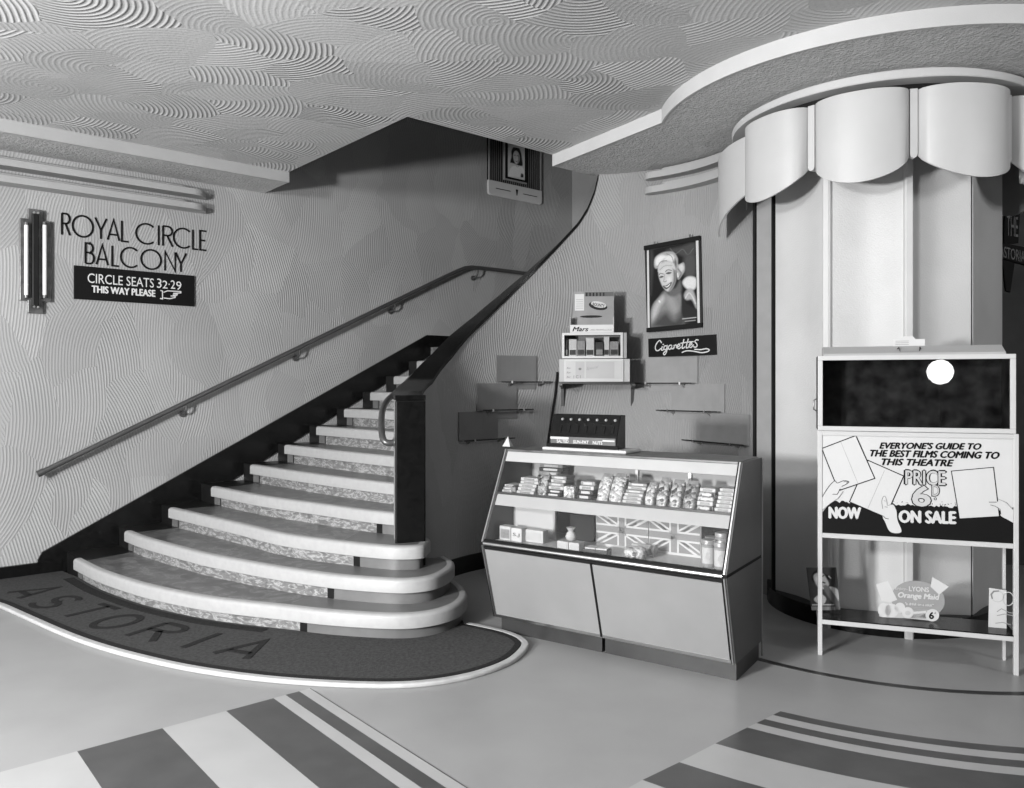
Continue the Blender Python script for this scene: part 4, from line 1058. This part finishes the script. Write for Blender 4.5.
for x, y in ((84,128),(283,88)):
    q = pfat(x,y); obj('hook', MB().tube([(q[0],-.006,q[1]-.012),(q[0],-.006,q[1]+.008)], .007, 8), 'rail_metal', pos, smooth=True)
PL = [('p',[(150,170),(230,150),(305,130),(308,190),(250,205),(190,180)],.06,10),('l',[(170,160),(200,190),(240,165),(270,195),(300,160)],.12,2,4),
 ('p',[(60,150),(75,220),(70,330),(60,420)],.05,10),('p',[(250,210),(310,200),(312,310),(255,320)],.07,14),
 ('p',[(62,560),(70,490),(105,440),(140,400),(172,425),(222,405),(246,470),(246,560),(238,602),(120,604),(60,604)],.20,9),
 ('p',[(66,530),(82,475),(112,440),(132,425),(138,450),(112,490),(90,550),(70,575)],.42,12),
 ('p',[(75,602),(105,545),(150,520),(195,560),(240,500),(246,602)],.06,22),
 ('p',[(150,430),(190,440),(215,500),(190,520),(160,480)],.28,14),
 ('p',[(240,350),(268,320),(312,326),(316,370),(300,392),(262,385)],.62,6),
 ('p',[(246,430),(262,395),(290,385),(308,420),(320,480),(318,500),(292,450),(262,450)],.35,6),('l',[(255,440),(275,410),(295,430),(312,470)],.6,3,5),
 ('p',[(236,405),(250,440),(262,470),(320,505),(322,545),(240,545)],.025,6),
 ('p',[(160,395),(200,380),(226,340),(232,400),(196,430),(166,420)],.12,8),
 ('p',[(80,258),(84,215),(112,190),(150,178),(190,182),(212,215),(216,250),(246,240),(252,280),(236,312),(214,335),(204,285),(190,250),(150,238),(116,262),(92,274)],.34,4),
 ('p',[(88,250),(92,215),(120,198),(150,205),(128,225),(108,255)],.68,6),('p',[(135,232),(150,205),(180,195),(195,220),(180,236),(155,228)],.66,6),
 ('p',[(218,262),(236,248),(246,270),(232,290)],.55,5),('p',[(196,215),(206,240),(204,270),(194,245)],.12,4),('l',[(100,262),(118,235),(150,228)],.16,2,4),('l',[(150,190),(178,205),(190,240)],.18,2,4),('l',[(214,275),(232,300),(220,325)],.15,3,6),
 ('p',[(104,300),(110,262),(148,236),(184,246),(202,290),(200,345),(180,388),(156,402),(130,378),(112,338)],.50,4),
 ('p',[(186,255),(204,300),(200,350),(178,390),(162,400),(186,345),(188,300)],.14,7),('p',[(112,300),(122,272),(150,255),(165,275),(150,285),(128,300)],.56,8),('p',[(150,330),(172,320),(172,345),(155,350)],.62,7),
 ('p',[(102,292),(106,256),(140,238),(186,242),(200,280),(172,264),(142,268),(118,284)],.5,4),('l',[(112,280),(140,258),(180,256)],.25,2,3),
 ('l',[(108,308),(116,300),(132,304)],.08,1.5,4),('l',[(144,290),(158,280),(178,284)],.08,1.5,4),
 ('p',[(110,324),(120,315),(132,318),(122,326)],.10,3),('p',[(148,302),(160,293),(176,297),(164,305)],.10,3),('l',[(112,321),(131,318)],.01,1.2,4),('l',[(148,300),(176,296)],.01,1.2,4),
 ('l',[(140,305),(136,330),(134,340)],.30,2.5,4),('l',[(132,344),(142,348),(150,342)],.12,1.5,3),
 ('p',[(130,370),(148,368),(178,348),(172,370),(152,388),(138,384)],.04,2.5),('p',[(138,374),(152,373),(171,357),(164,370),(152,379)],.80,1.5),
 ('l',[(212,300),(214,320)],.7,2,6),('l',[(108,455),(112,462)],.8,2,6),('l',[(240,556),(316,548)],.45,1.5,5),('l',[(254,570),(312,564)],.35,1.5,4)]
paint('print', pfat, [(56,172),(313,118),(322,580),(60,605)], 110, 190, .014, PL, pos, -.0012)
# Cigarettes sign
cf, _ = niche_frame(682, .055)
def cfat(x, y): return cf.at(*kz(x,y), 0)
cs = thing('cigarettes_sign', 'narrow black sign with white script word Cigarettes below the poster', 'sign', cf.w(0,0,0), cf.a)
obj('board', MB().plate([cfat(46,668),cfat(428,643),cfat(432,758),cfat(48,771)], 0, .012), 'ink', cs)
for pts in ([(122,692),(112,678),(97,690),(87,712),(90,732),(104,734),(118,722)], [(126,710),(121,730),(128,732),(136,722)], [(152,708),(139,709),(134,722),(142,730),(151,720),(154,707),(150,740),(139,758),(132,750),(150,732),(162,722)],
            [(178,704),(166,706),(160,720),(168,728),(177,716),(180,704),(177,722),(184,724),(190,716)], [(190,704),(194,712),(188,726)], [(191,716),(199,703),(206,706),(206,718),(212,718)],
            [(212,714),(224,706),(220,697),(212,705),(211,718),(220,724),(232,714)], [(248,670),(237,716),(244,721),(254,712)], [(272,668),(260,714),(268,719),(278,708)], [(228,694),(262,688),(302,684)],
            [(278,706),(292,699),(288,690),(279,699),(278,712),(288,717),(302,700)], [(330,676),(318,674),(309,684),(319,696),(321,710),(309,716),(301,710)],
            [(235,746),(262,736),(302,738),(345,746),(378,741),(390,731),(374,724),(340,729),(306,727)]):
    obj('lettering', MB().ribbon([cfat(*p) for p in smoothpts(pts,5)], .0085, -.0015, .001), 'photo_bright', cs)
q = cfat(131,700); obj('lettering', MB().plate(ell(q[0],q[1],.006,.006,10), -.0015, .001), 'photo_bright', cs)

# bracket shelf with the stacked display boxes
kb = crop(550,280,7.163)
bf, _ = niche_frame(594, .33)
def bfat(x, y, d=0.): return bf.at(*kb(x,y), d)
z_sh = bfat(320,728)[1]
xL, xR = bfat(62,700)[0], bfat(572,700)[0]
bs = thing('bracket_shelf', 'small wall shelf on two long bracket arms above the counter', 'shelf', bf.w(0,0,z_sh), bf.a)
obj('shelf_plate', MB().box(xL,xR,0,.31,-.016,-.001), 'wood_dark', bs)
for x in (bfat(62,0,.26)[0]+.03, bfat(590,0,.26)[0]):
    obj('bracket_arm', MB().side([(.0,-.016),(.33-.02,-.016),(.33-.02,-.2),(.29,-.2),(.27,-.06),(0,-.03)], x-.012, x+.012), 'rail_metal', bs)
def dbox(name, label, x0, x1, y0, y1, front_m, side_m, z, depth, cat='box'):
    a, b = bfat(x0,0)[0], bfat(x1,0)[0]; h = (y1-y0)/7.163/F_PX*(bf.o[1])
    o = thing(name, label, cat, bf.w(a,0,z), bf.a); return o, b-a, h
# lower box: case with a price card front
o, wd, h = dbox('display_box', 'pale low display box with a price card front on the wall shelf', 66, 572, 560, 722, None, None, z_sh, .25)
obj('case', MB().box(0,wd,.012,.25,0,h), 'pale_paint', o); zl = z_sh+h
fx0, fx1 = wd*.07, wd*.91
obj('front_frame', MB().box(fx0,fx1,0,.012,.0,h), 'white_paint', o)
cd = obj('price_card', MB().box(fx0+.012,fx1-.012,-.002,0,.02,h-.015), 'paper_grey', o)
obj('card_print', MB().box(fx0+.09,fx0+.16,-.003,-.002,.028,h-.02), 'pale_paint', cd)
obj('card_print', MB().box(fx0+.172,fx1-.07,-.003,-.002,.028,h-.02), 'pale_paint', cd)
for i in range(3): text_fit('lettering', 'Bar', ((fx0+.02,.03+.035*i),(fx0+.055,.03+.035*i),(fx0+.02,.045+.035*i)), -.003, 'ink_grey', cd, shear=.3)
text_fit('lettering', 'I C I', ((fx0+.075,.026),(fx0+.13,.026),(fx0+.075,.05)), -.0035, 'ink_grey', cd, offset=.01)
text_fit('lettering', 'Special', ((fx0+.175,h*.48),(fx0+.27,h*.56),(fx0+.175,h*.64)), -.0035, 'ink_mid', cd, shear=.3)
obj('card_print', MB().plate(ell(fx0+.125,h*.56,.012,.010,12), -.004, -.003), 'ink_grey', cd)
# upper box: open glazed case of packets
o, wd, h = dbox('display_case', 'white framed little glass case holding packets on the display box', 86, 522, 365, 548, None, None, zl+.006, .22)
fr_ = MB(); b_ = .018
fr_.box(0,wd,0,.012,0,b_); fr_.box(0,wd,0,.012,h-b_,h); fr_.box(0,b_,0,.012,b_,h-b_); fr_.box(wd-b_,wd,0,.012,b_,h-b_)
obj('front_frame', fr_, 'white_paint', o)
bd = MB(); bd.box(0,wd,.012,.22,0,.008); bd.box(0,wd,.012,.22,h-.008,h); bd.box(0,.008,.012,.22,.008,h-.008); bd.box(wd-.008,wd+.03,.012,.22,.0,h); bd.box(.008,wd-.008,.21,.22,.008,h-.008)
obj('case', bd, 'ink_mid', o)
obj('pane', MB().box(b_,wd-b_,.004,.007,b_,h-b_), 'glass', o)
zc = zl+.006; c0 = bf; ux = bfat(86,0)[0]
rnd = random.Random(3)
for i, (a, b, hh, m) in enumerate(((.05,.09,.7,'pack_dark'),(.11,.24,.72,'pack_pale'),(.25,.38,.66,'pack_mid'),(.39,.53,.78,'pack_pale'),(.55,.68,.6,'pack_dark'),(.69,.78,.82,'pack_pale'),(.79,.93,.62,'pack_mid'))):
    pk = obj('chocolate_box', MB().box(0,wd*(b-a),0,.08,0,h*hh), m, loc=bf.w(ux+wd*a,.03+.02*(i%2),zc+.009), rz=bf.a, bevel=.002, seg=1)
    props(pk, 'upright packet %s in the white framed little case' % ['at the far left, narrow and dark','second from the left, pale','third from the left, grey','in the middle, pale','right of the middle, dark','tallest, pale and narrow','at the far right, grey'][i], 'packet', 'packets in the little glass case')
    obj('printed_band', MB().box(wd*(b-a)*.1,wd*(b-a)*.9,-.001,0,h*.1,h*.3), 'pack_dark' if m != 'pack_dark' else 'pack_mid', pk)
zk = zc+h
# chocolate carton with header card
o, wd, h = dbox('chocolate_carton', 'open counter carton lettered Mars with a picture header card on top of the case', 143, 458, 245, 360, None, None, zk, .12, 'carton')
cb_ = MB(); cb_.box(0,wd,0,.004,0,h*.5); cb_.box(0,.004,.004,.12,0,h); cb_.box(wd-.004,wd,.004,.12,0,h); cb_.box(.004,wd-.004,.116,.12,0,h); cb_.box(.004,wd-.004,.004,.116,0,h*.45)
obj('tray', cb_, 'paper_grey', o)
obj('front_label', MB().box(.002,wd-.002,-.002,0,.004,h*.48), 'paper', o)
text_fit('lettering', 'Mars', ((wd*.06,.012),(wd*.42,.012),(wd*.06,.046)), -.003, 'ink', o, shear=.3, heavy=.05)
text_fit('lettering', 'ARE MARVELLOUS', ((wd*.46,.016),(wd*.95,.016),(wd*.46,.028)), -.003, 'ink_grey', o, shear=.3)
q0 = bfat(168,248,.11); q1 = bfat(458,80,.11); ox = bfat(143,0)[0]
hx0, hx1 = q0[0]-ox, q1[0]-ox; hz1 = q1[1]-zk
hc = obj('header_card', MB().box(hx0,hx1,.108,.112,h*.5,hz1), 'photo_mid', o)
hh = hz1-h
obj('card_text_block', MB().box(hx0+.012,hx0+.085,.106,.108,h+hh*.28,hz1-.02), 'paper', hc)
for i in range(5): obj('card_text_line', MB().box(hx0+.02,hx0+.077,.105,.106,h+hh*.36+i*.017,h+hh*.36+i*.017+.004), 'ink_mid', hc)
obj('card_dark', MB().box(hx0+.09,hx1-.004,.106,.108,hz1-.04,hz1-.006), 'photo_shade', hc)
for i in range(6): obj('card_stroke', MB().box(hx0+.1+.027*i,hx0+.112+.027*i,.105,.106,hz1-.038,hz1-.01), 'photo_dark', hc)
cxm = (hx0+hx1)/2+.035
obj('card_bar', MB().plate(ell(cxm,h+hh*.45,.075,.032,20,rot=-.2), .1055, .107), 'photo_dark', hc)
obj('card_bar', MB().plate(ell(cxm+.005,h+hh*.5,.062,.024,20,rot=-.2), .1045, .1055), 'photo_light', hc)
text_fit('lettering', 'BOUNTY', ((cxm-.045,h+hh*.46),(cxm+.05,h+hh*.38),(cxm-.04,h+hh*.58)), .1035, 'ink', hc, offset=.015)
obj('card_shadow_print', MB().plate(ell((hx0+hx1)/2-.02,h+.01,.09,.010,16), .1055, .107), 'photo_dark', hc)
# dark tube standing in for the newel's shadow edge beside the boxes
edge_line_pts = []
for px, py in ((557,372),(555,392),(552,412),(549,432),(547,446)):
    a, Y = NA(px); edge_line_pts.append((*cpt(CN, RI-.012, a), EYE-(py-HOR)/F_PX*Y))
o = obj('shadow_edge_line', MB().tube(smoothpts(edge_line_pts,4), .009, 8), 'ink', smooth=True); props(o, 'dark line standing in for the newel shadow edge on the curved wall', 'shadow line')

# ------------------------------------------------------------------ display stand
ST = Frame(1.643, 4.243, math.atan2(-.307, .887)); SW = .935
stn = thing('display_stand', 'white painted display stand with programme poster panel and low shelf', 'stand', ST.w(0,0,0), ST.a)
ls = .022; SD = .25
for x in (0, SW-ls):
    obj('leg', MB().box(x,x+ls,0,ls,0,1.205), 'white_paint', stn, bevel=.002); obj('leg', MB().box(x+.004,x+ls-.004,SD-ls,SD,0,1.205), 'white_paint', stn, bevel=.002)
    obj('side_rail', MB().box(x,x+ls,ls,SD-ls,.165,.19), 'white_paint', stn)
for z in (.632, 1.180, .168): obj('rail', MB().box(ls,SW-ls,0,ls,z,z+.024), 'white_paint', stn, bevel=.002)
for z in (.168, 1.180): obj('rail', MB().box(ls,SW-ls,SD-ls,SD,z,z+.024), 'white_paint', stn)
obj('shelf', MB().box(ls*.2,SW-ls*.2,.004,SD-.004,.192,.198), 'black_gloss', stn)
sp_ = obj('poster_panel', MB().box(ls,SW-ls,.006,.014,.656,1.180), 'paper', stn)
kA = crop(815,425,7.162); kB = crop(910,425,7.167); kC = crop(800,320,3.58)
DP = .006
fa = lambda x, y: ST.at(*kA(x,y), DP); fb = lambda x, y: ST.at(*kB(x,y), DP)
def fill(name, pts, m, d, smooth=False):
    q = pts if not smooth else [tuple(p) for p in smoothpts(pts, 5, closed=True)]
    x0_, x1_ = ls+.001, SW-ls-.001
    q = [(min(max(p[0],x0_),x1_), min(max(p[1],.657),1.182)) for p in q]
    y = DP-d*.0006; return obj(name, MB().plate(q, y-.0006, y), m, sp_)
def line(pts, wd, d, m='ink', closed=False):
    y = DP-d*.0006; return obj('drawn_line', MB().ribbon(pts, wd, y-.0006, y, closed=closed), m, sp_)
rnd = random.Random(5); top = []
zl0 = fa(300,556)[1]; xe = [ls+.001, SW-ls-.001]
top.append((xe[0], fa(40,625)[1])); top.append(fa(100,562))
x = fa(120,550)[0]
while x < SW-ls-.03:
    top.append((x, zl0+rnd.uniform(-.006,.008))); x += rnd.uniform(.006,.014)
top.append((SW-ls-.02, zl0+.004)); top.append((xe[1], zl0+.012))
fill('black_ground', top+[(xe[1],.657),(xe[0],.657)], 'ink', 0)
for i in range(90):
    x = rnd.uniform(.16,SW-.06); z = zl0+.006+abs(rnd.gauss(0,.007)); r_ = rnd.uniform(.0012,.003)
    if i < 60: fill('dot', ell(x,z,r_,r_,6), 'ink', 0)
p2 = [fa(378,252),fa(635,365),fa(505,660),fa(247,550)]; fill('leaflet', p2, 'paper', 1); line(p2, .005, 2, closed=True); line([fa(498,325),fa(378,598)], .0018, 2, 'ink_mid')
h2 = [fa(485,600),(fa(478,545)),fa(490,512),fa(505,515),fa(515,555),fa(520,575),fa(560,570),fa(582,610),fa(590,680),fa(618,765),fa(540,765),fa(500,690),fa(485,660)]
fill('hand', h2, 'paper', 3, True); line([tuple(p) for p in smoothpts(h2[:8],4)], .0022, 5, 'ink_grey'); line([fa(488,650),fa(505,668),fa(528,672)], .003, 5); line([fa(498,585),fa(520,588)], .002, 5); line([fa(492,540),fa(505,545)], .002, 5, 'ink_grey')
p1_ = [fa(48,168),fa(292,75),fa(428,382),fa(168,470)]; fill('leaflet', p1_, 'paper', 3); line(p1_, .005, 4, closed=True); line([fa(185,122),fa(310,425)], .0018, 4, 'ink_mid')
h1 = [fa(42,530),fa(95,445),fa(140,400),fa(160,415),fa(205,398),fa(242,405),(fa(225,422)),fa(190,440),fa(175,470),fa(200,475),fa(170,520),fa(110,560),fa(42,620)]
fill('hand', h1, 'paper', 5, True); line([tuple(p) for p in smoothpts(h1[:8],4)], .003, 7); line([fa(180,455),fa(160,495),fa(125,495)], .003, 7); line([fa(45,615),fa(110,560),fa(165,525),fa(200,475)], .0022, 7, 'ink_grey')
line([fa(205,405),fa(238,405),fa(225,415)], .004, 7, 'ink_grey')
p3 = [fb(296,330),fb(598,303),fb(640,655),fb(354,672)]; fill('leaflet', p3, 'paper', 1); line(p3, .004, 2, closed=True)
h3 = [fb(560,550),fb(620,548),fb(690,560),fb(735,600),fb(750,640),fb(750,700),fb(700,678),fb(650,650),fb(648,620),fb(610,580),fb(570,570)]
fill('hand', h3, 'paper', 3, True); line([fb(565,552),fb(620,552)], .004, 5, 'ink_grey'); line([fb(575,572),fb(612,582),fb(645,605),fb(650,640)], .0022, 5); line([fb(630,530),fb(690,555),fb(735,605)], .002, 5, 'ink_grey')
class SO:
    at = staticmethod(lambda px, py, y=0.: ST.at(px, py, DP))
def stx(s, x0_, y0_, x1_, y1_, m='ink', tilt=0, d=1, **k):
    a = ST.at(*kC(x0_,y1_), DP); b = ST.at(*kC(x1_,y1_+tilt), DP); c = ST.at(*kC(x0_,y0_), DP)
    text_fit('lettering', s, (a,(b[0],(a[1]+b[1])/2 if tilt == 0 else b[1]),(a[0],c[1])), DP-.0006*d-.0008, m, sp_, thick=.0008, **k)
stx("EVERYONE'S GUIDE TO", 285, 438, 648, 460, tilt=4, shear=.3, heavy=.075)
stx('THE BEST FILMS COMING TO', 252, 465, 713, 488, tilt=9, shear=.3, heavy=.075)
stx('THIS THEATRE', 293, 496, 550, 519, tilt=5, shear=.3, heavy=.075)
stx('PRICE', 376, 536, 521, 589, 'ink', tilt=4, d=1, heavy=.085); stx('PRICE', 378, 538, 519, 587, 'paper_grey', tilt=4, d=3, heavy=.02)
stx('6', 397, 588, 472, 671, 'ink', d=3, offset=.05); stx('6', 401, 592, 468, 667, 'paper_grey', d=5, offset=.025)
stx('D', 470, 588, 501, 632, 'ink', d=3, offset=.035); stx('D', 473, 591, 498, 629, 'paper_grey', d=5)
q = ST.at(*kC(484,640), DP); fill('dot', ell(q[0],q[1],.007,.007,12), 'ink', 4); fill('dot', ell(q[0],q[1],.004,.004,12), 'paper', 6)
stx('NOW', 105, 669, 216, 709, 'paper', tilt=3, d=2, heavy=.075)
stx('ON SALE', 356, 682, 556, 724, 'paper', tilt=5, d=2, heavy=.075)
# glazed case on top of the stand
zc0 = 1.206; cz1 = ST.at(818,356,0)[1]; hC = cz1-zc0
dc = thing('glazed_case', 'long white framed glass case with dark interior on top of the stand', 'case', ST.w(0,0,zc0), ST.a)
xe0, xe1 = .0, SW-.012; b_ = .024; dpt = .24
fr_ = MB(); fr_.box(xe0,xe1,0,.02,0,b_); fr_.box(xe0,xe1,0,.02,hC-b_,hC); fr_.box(xe0,xe0+b_,0,.02,b_,hC-b_); fr_.box(xe1-b_,xe1,0,.02,b_,hC-b_)
obj('front_frame', fr_, 'white_paint', dc, bevel=.002)
bd = MB(); bd.box(xe0,xe1,.02,dpt,0,.012); bd.box(xe0,xe1,.02,dpt,hC-.012,hC); bd.box(xe0,xe0+.012,.02,dpt,.012,hC-.012); bd.box(xe1-.012,xe1,.02,dpt,.012,hC-.012); bd.box(xe0,xe1,dpt-.012,dpt,0,hC)
obj('case_box', bd, 'case_reflection_tone', dc)
obj('back_reflection', MB().box(xe0+.013,xe1-.013,dpt-.02,dpt-.013,.013,hC-.013), 'case_reflection_tone', dc)  # sheet carrying the painted reflections
obj('pane', MB().box(xe0+b_,xe1-b_,.008,.012,b_,hC-b_), 'case_glass', dc)
obj('side_handle', MB().tube([(xe0,.1,.17),(xe0-.018,.1,.16),(xe0-.018,.1,.11),(xe0,.1,.10)], .004, 8), 'rail_metal', dc, smooth=True)
lid = obj('lid', MB().side([(.02,hC),(.025,hC+.012),(.11,hC+.052),(.22,hC+.052),(.22,hC)], .028, SW-.05), 'pale_paint', dc, bevel=.003)
hx = ST.at(909,346,.07)[0]
obj('lid_handle', MB().tube([(hx-.055,.075,hC+.034),(hx-.05,.06,hC+.042),(hx-.045,.045,hC+.018),(hx+.045,.045,hC+.018),(hx+.05,.06,hC+.042),(hx+.055,.075,hC+.034)], .0035, 8), 'rail_metal', lid, smooth=True)
kd2 = ST.at(893,341,.12); ke = ST.at(925,330,.12)
cdw = ke[0]-kd2[0]
tc = obj('price_card', MB().plate([(0,0),(cdw,0),(cdw,.036),(cdw*.72,.036),(cdw*.62,.052),(cdw*.35,.052),(cdw*.28,.036),(0,.036)], 0, .004), 'paper', loc=ST.w(kd2[0],.125,zc0+hC+.0525), rz=ST.a)
props(tc, 'small white printed card standing on the case lid', 'card')
for i in range(3): obj('print_line', MB().box(cdw*.08,cdw*.5,-.001,0,.007+.009*i,.010+.009*i), 'ink_mid', tc)
# cards on the low shelf
ZSH = .1985
kO = crop(870,570,8.756)
YO = .13
def fo(x, y): return ST.at(*kO(x,y), YO)
q0 = fo(330,420); om = thing('ice_lolly_card', 'cut-out oval showcard lettered Orange Maid on the stand shelf', 'card', ST.w(q0[0],YO,ZSH), ST.a)
kzf = q0[1]-ZSH
def fo2(x, y): p = fo(x,y); return (p[0]-q0[0], p[1]-ZSH-(fo(330,415)[1]-ZSH)*0)
zmin = min(fo2(x,y)[1] for x, y in ((130,395),(320,405),(545,430)))
def fo3(x, y): p = fo2(x,y); return (p[0], max(p[1]-zmin, 0.0))
def os_(name, pts, m, d, smooth=True):
    q = [fo3(*p) for p in pts]
    if smooth: q = [(p[0], max(p[1],0)) for p in smoothpts(q,5,closed=True)]
    y = -d*.001; return obj(name, MB().plate(q, y-.001, y if d else .004), m, om)
os_('card', ell(420,240,236,165,32,rot=.12), 'ink_mid', 0, False)
os_('card', [(80,385),(110,400),(300,400),(500,420),(560,430),(560,330),(300,320),(90,310)], 'paper_grey', 0, False)
os_('glass_print', [(52,105),(155,75),(238,240),(175,262),(100,248)], 'paper', 1, False)
os_('paper_print', [(545,40),(690,125),(605,195),(530,125)], 'paper', 1, False)
for c_ in ((125,330,58,62),(190,335,60,60),(262,310,45,45)): os_('orange_print', ell(c_[0],c_[1],c_[2],c_[3],18), 'paper', 1, False)
os_('orange_print', ell(330,352,52,48,18), 'photo_bright', 2, False); os_('orange_print', ell(330,355,24,20,14), 'paper_grey', 3, False)
os_('stick_print', [(375,345),(490,335),(490,355),(375,365)], 'photo_bright', 2, False)
os_('price_disc', ell(545,375,60,54,22), 'photo_bright', 2, False)
def ot(s, x0_, y0_, x1_, y1_, m, tilt=0, d=3, **k):
    a, b, c = fo3(x0_,y1_), fo3(x1_,y1_+tilt), fo3(x0_,y0_); text_fit('lettering', s, (a,b,(a[0],c[1])), -.001*d-.001, m, om, **k)
ot('Enjoy-', 218, 125, 328, 155, 'photo_bright', tilt=8, shear=.2); ot('LYONS', 342, 122, 514, 162, 'photo_bright', tilt=10, heavy=.04)
ot('Orange Maid', 246, 172, 606, 232, 'photo_bright', tilt=22, shear=.2, heavy=.05); ot('"a drink on a stick"', 308, 262, 556, 284, 'photo_bright', tilt=14, shear=.2, heavy=.05)
ot('6', 515, 345, 560, 408, 'ink', d=3, offset=.035); ot('d', 562, 345, 576, 362, 'ink', d=3)
# poster of a drinking woman, behind the left leg
kv = crop(800,555,11.26); YV = .15
def fv(x, y): return ST.at(*kv(x,y), YV)
v0 = fv(130,640)
dw = thing('drink_poster', 'small dark leaning showcard of a person sipping a drink behind the left leg', 'poster', ST.w(v0[0],YV,ZSH), ST.a)
def fv2(x, y): p = fv(x,y); return (p[0]-v0[0], max(0,p[1]-v0[1]))
o = obj('card', MB().plate([fv2(130,640),fv2(455,635),fv2(410,160),fv2(68,160)], 0, .006), 'photo_shade', dw)
VL = [('p',[(132,285),(148,215),(210,188),(290,240),(350,262),(345,290),(305,295),(250,240),(185,235),(165,330)],.015,8),
 ('p',[(150,265),(185,225),(250,222),(300,290),(326,350),(300,385),(245,405),(190,365)],.45,8),('p',[(170,300),(200,260),(240,290),(220,340)],.6,14),
 ('p',[(330,378),(420,405),(438,500),(424,545),(365,450)],.62,6),('p',[(258,380),(312,368),(425,520),(445,595),(408,600),(325,500)],.16,8),
 ('p',[(160,510),(235,460),(295,515),(250,585),(180,550)],.6,6),('l',[(240,265),(268,252)],.02,4,12),('l',[(250,325),(280,335)],.03,4,16),('l',[(246,380),(262,395)],.7,4,12),('l',[(325,260),(345,280)],.6,4,12)]
paint('print', fv2, [(72,165),(408,165),(448,600),(120,600)], 60, 80, .06, VL, dw, -.0008)
obj('print_line', MB().plate([fv2(135,573),fv2(385,572),fv2(388,586),fv2(136,588)], -.003, -.001), 'photo_light', dw)
obj('foot_strip', MB().plate([fv2(130,640),fv2(400,640),fv2(395,600),fv2(128,600)], -.004, 0), 'photo_mid', dw)
# white card at right
kr = crop(974,570,6.566); YR = .12
def fr2(x, y): return ST.at(*kr(x,y), YR)
r0 = fr2(95,365)
wc = thing('picture_card', 'white printed picture card leaning at the right end of the stand shelf', 'card', ST.w(r0[0],YR,ZSH), ST.a)
def fr3(x, y): p = fr2(x,y); return (p[0]-r0[0], max(0,p[1]-r0[1]))
cwid = SW-ls*1.2-r0[0]
obj('card', MB().plate([(0,0),(cwid,0),(cwid,fr3(270,130)[1]),fr3(100,108)], 0, .004), 'paper', wc)
for c_ in ((155,165,40,35),(225,180,34,44)):
    obj('print_line', MB().ribbon([fr3(*p) for p in ell(c_[0],c_[1],c_[2],c_[3],16)], .004, -.001, 0, closed=True), 'paper_grey', wc)
obj('print_line', MB().ribbon([fr3(120,180),fr3(112,150),fr3(130,130),fr3(165,128)], .006, -.0015, -.001), 'ink_grey', wc)
for pts in ([(150,265),(180,245),(230,270),(268,275)], [(150,290),(200,280),(265,292)], [(140,340),(190,335),(240,350)]):
    obj('print_line', MB().ribbon([fr3(*p) for p in pts], .004, -.001, 0), 'ink_mid', wc)

# ------------------------------------------------------------------ hanging bracket sign beyond the column
HS = Frame(3.85, 6.0, R(-12)); kh = crop(970,150,3.76)
def fh(x, y): return HS.at(*kh(x,y), 0)
hs = thing('bracket_sign', 'dark pointed hanging sign lettered ASTORIA on the wall behind the column', 'sign', HS.w(0,0,0), HS.a)
obj('sign_head', MB().plate([fh(132,210),fh(150,195),fh(188,232),fh(182,350),fh(128,350)], 0, .03), 'ink', hs)
obj('name_band', MB().plate([fh(105,347),fh(235,372),fh(235,440),fh(105,405)], -.012, .03), 'ink', hs)
obj('sign_point', MB().plate([fh(122,405),fh(168,425),fh(152,535),fh(136,530)], 0, .03), 'ink', hs)
text_fit('lettering', 'ASTORIA', (fh(110,402),fh(204,424),fh(110,360)), -.014, 'wood_dark', hs)
text_fit('lettering', 'THE', (fh(138,320),fh(180,328),fh(138,245)), -.002, 'wood_dark', hs)
q_ = fh(150,300)
obj('wall_arm', MB().tube([(q_[0],.015,q_[1]),(q_[0],.62,q_[1])], .012, 8), 'ink', hs, smooth=True)

# globe lamp on the entrance wall behind the camera
gl = thing('globe_lamp', 'lit white globe lamp on the entrance wall behind the viewer', 'lamp', (1.0,-2.95,1.62))
obj('globe', MB().lathe([(.02,-.16),(.09,-.135),(.14,-.08),(.16,0),(.14,.08),(.09,.135),(.02,.16)], 24), 'globe_lit', gl, smooth=True, angle=80)
obj('stem', MB().tube([(0,0,-.15),(0,0,-1.62)], .02, 10), 'rail_metal', gl, smooth=True)
obj('base', MB().lathe([(.18,-1.62),(.18,-1.60),(.03,-1.57)], 24), 'rail_metal', gl, smooth=True)
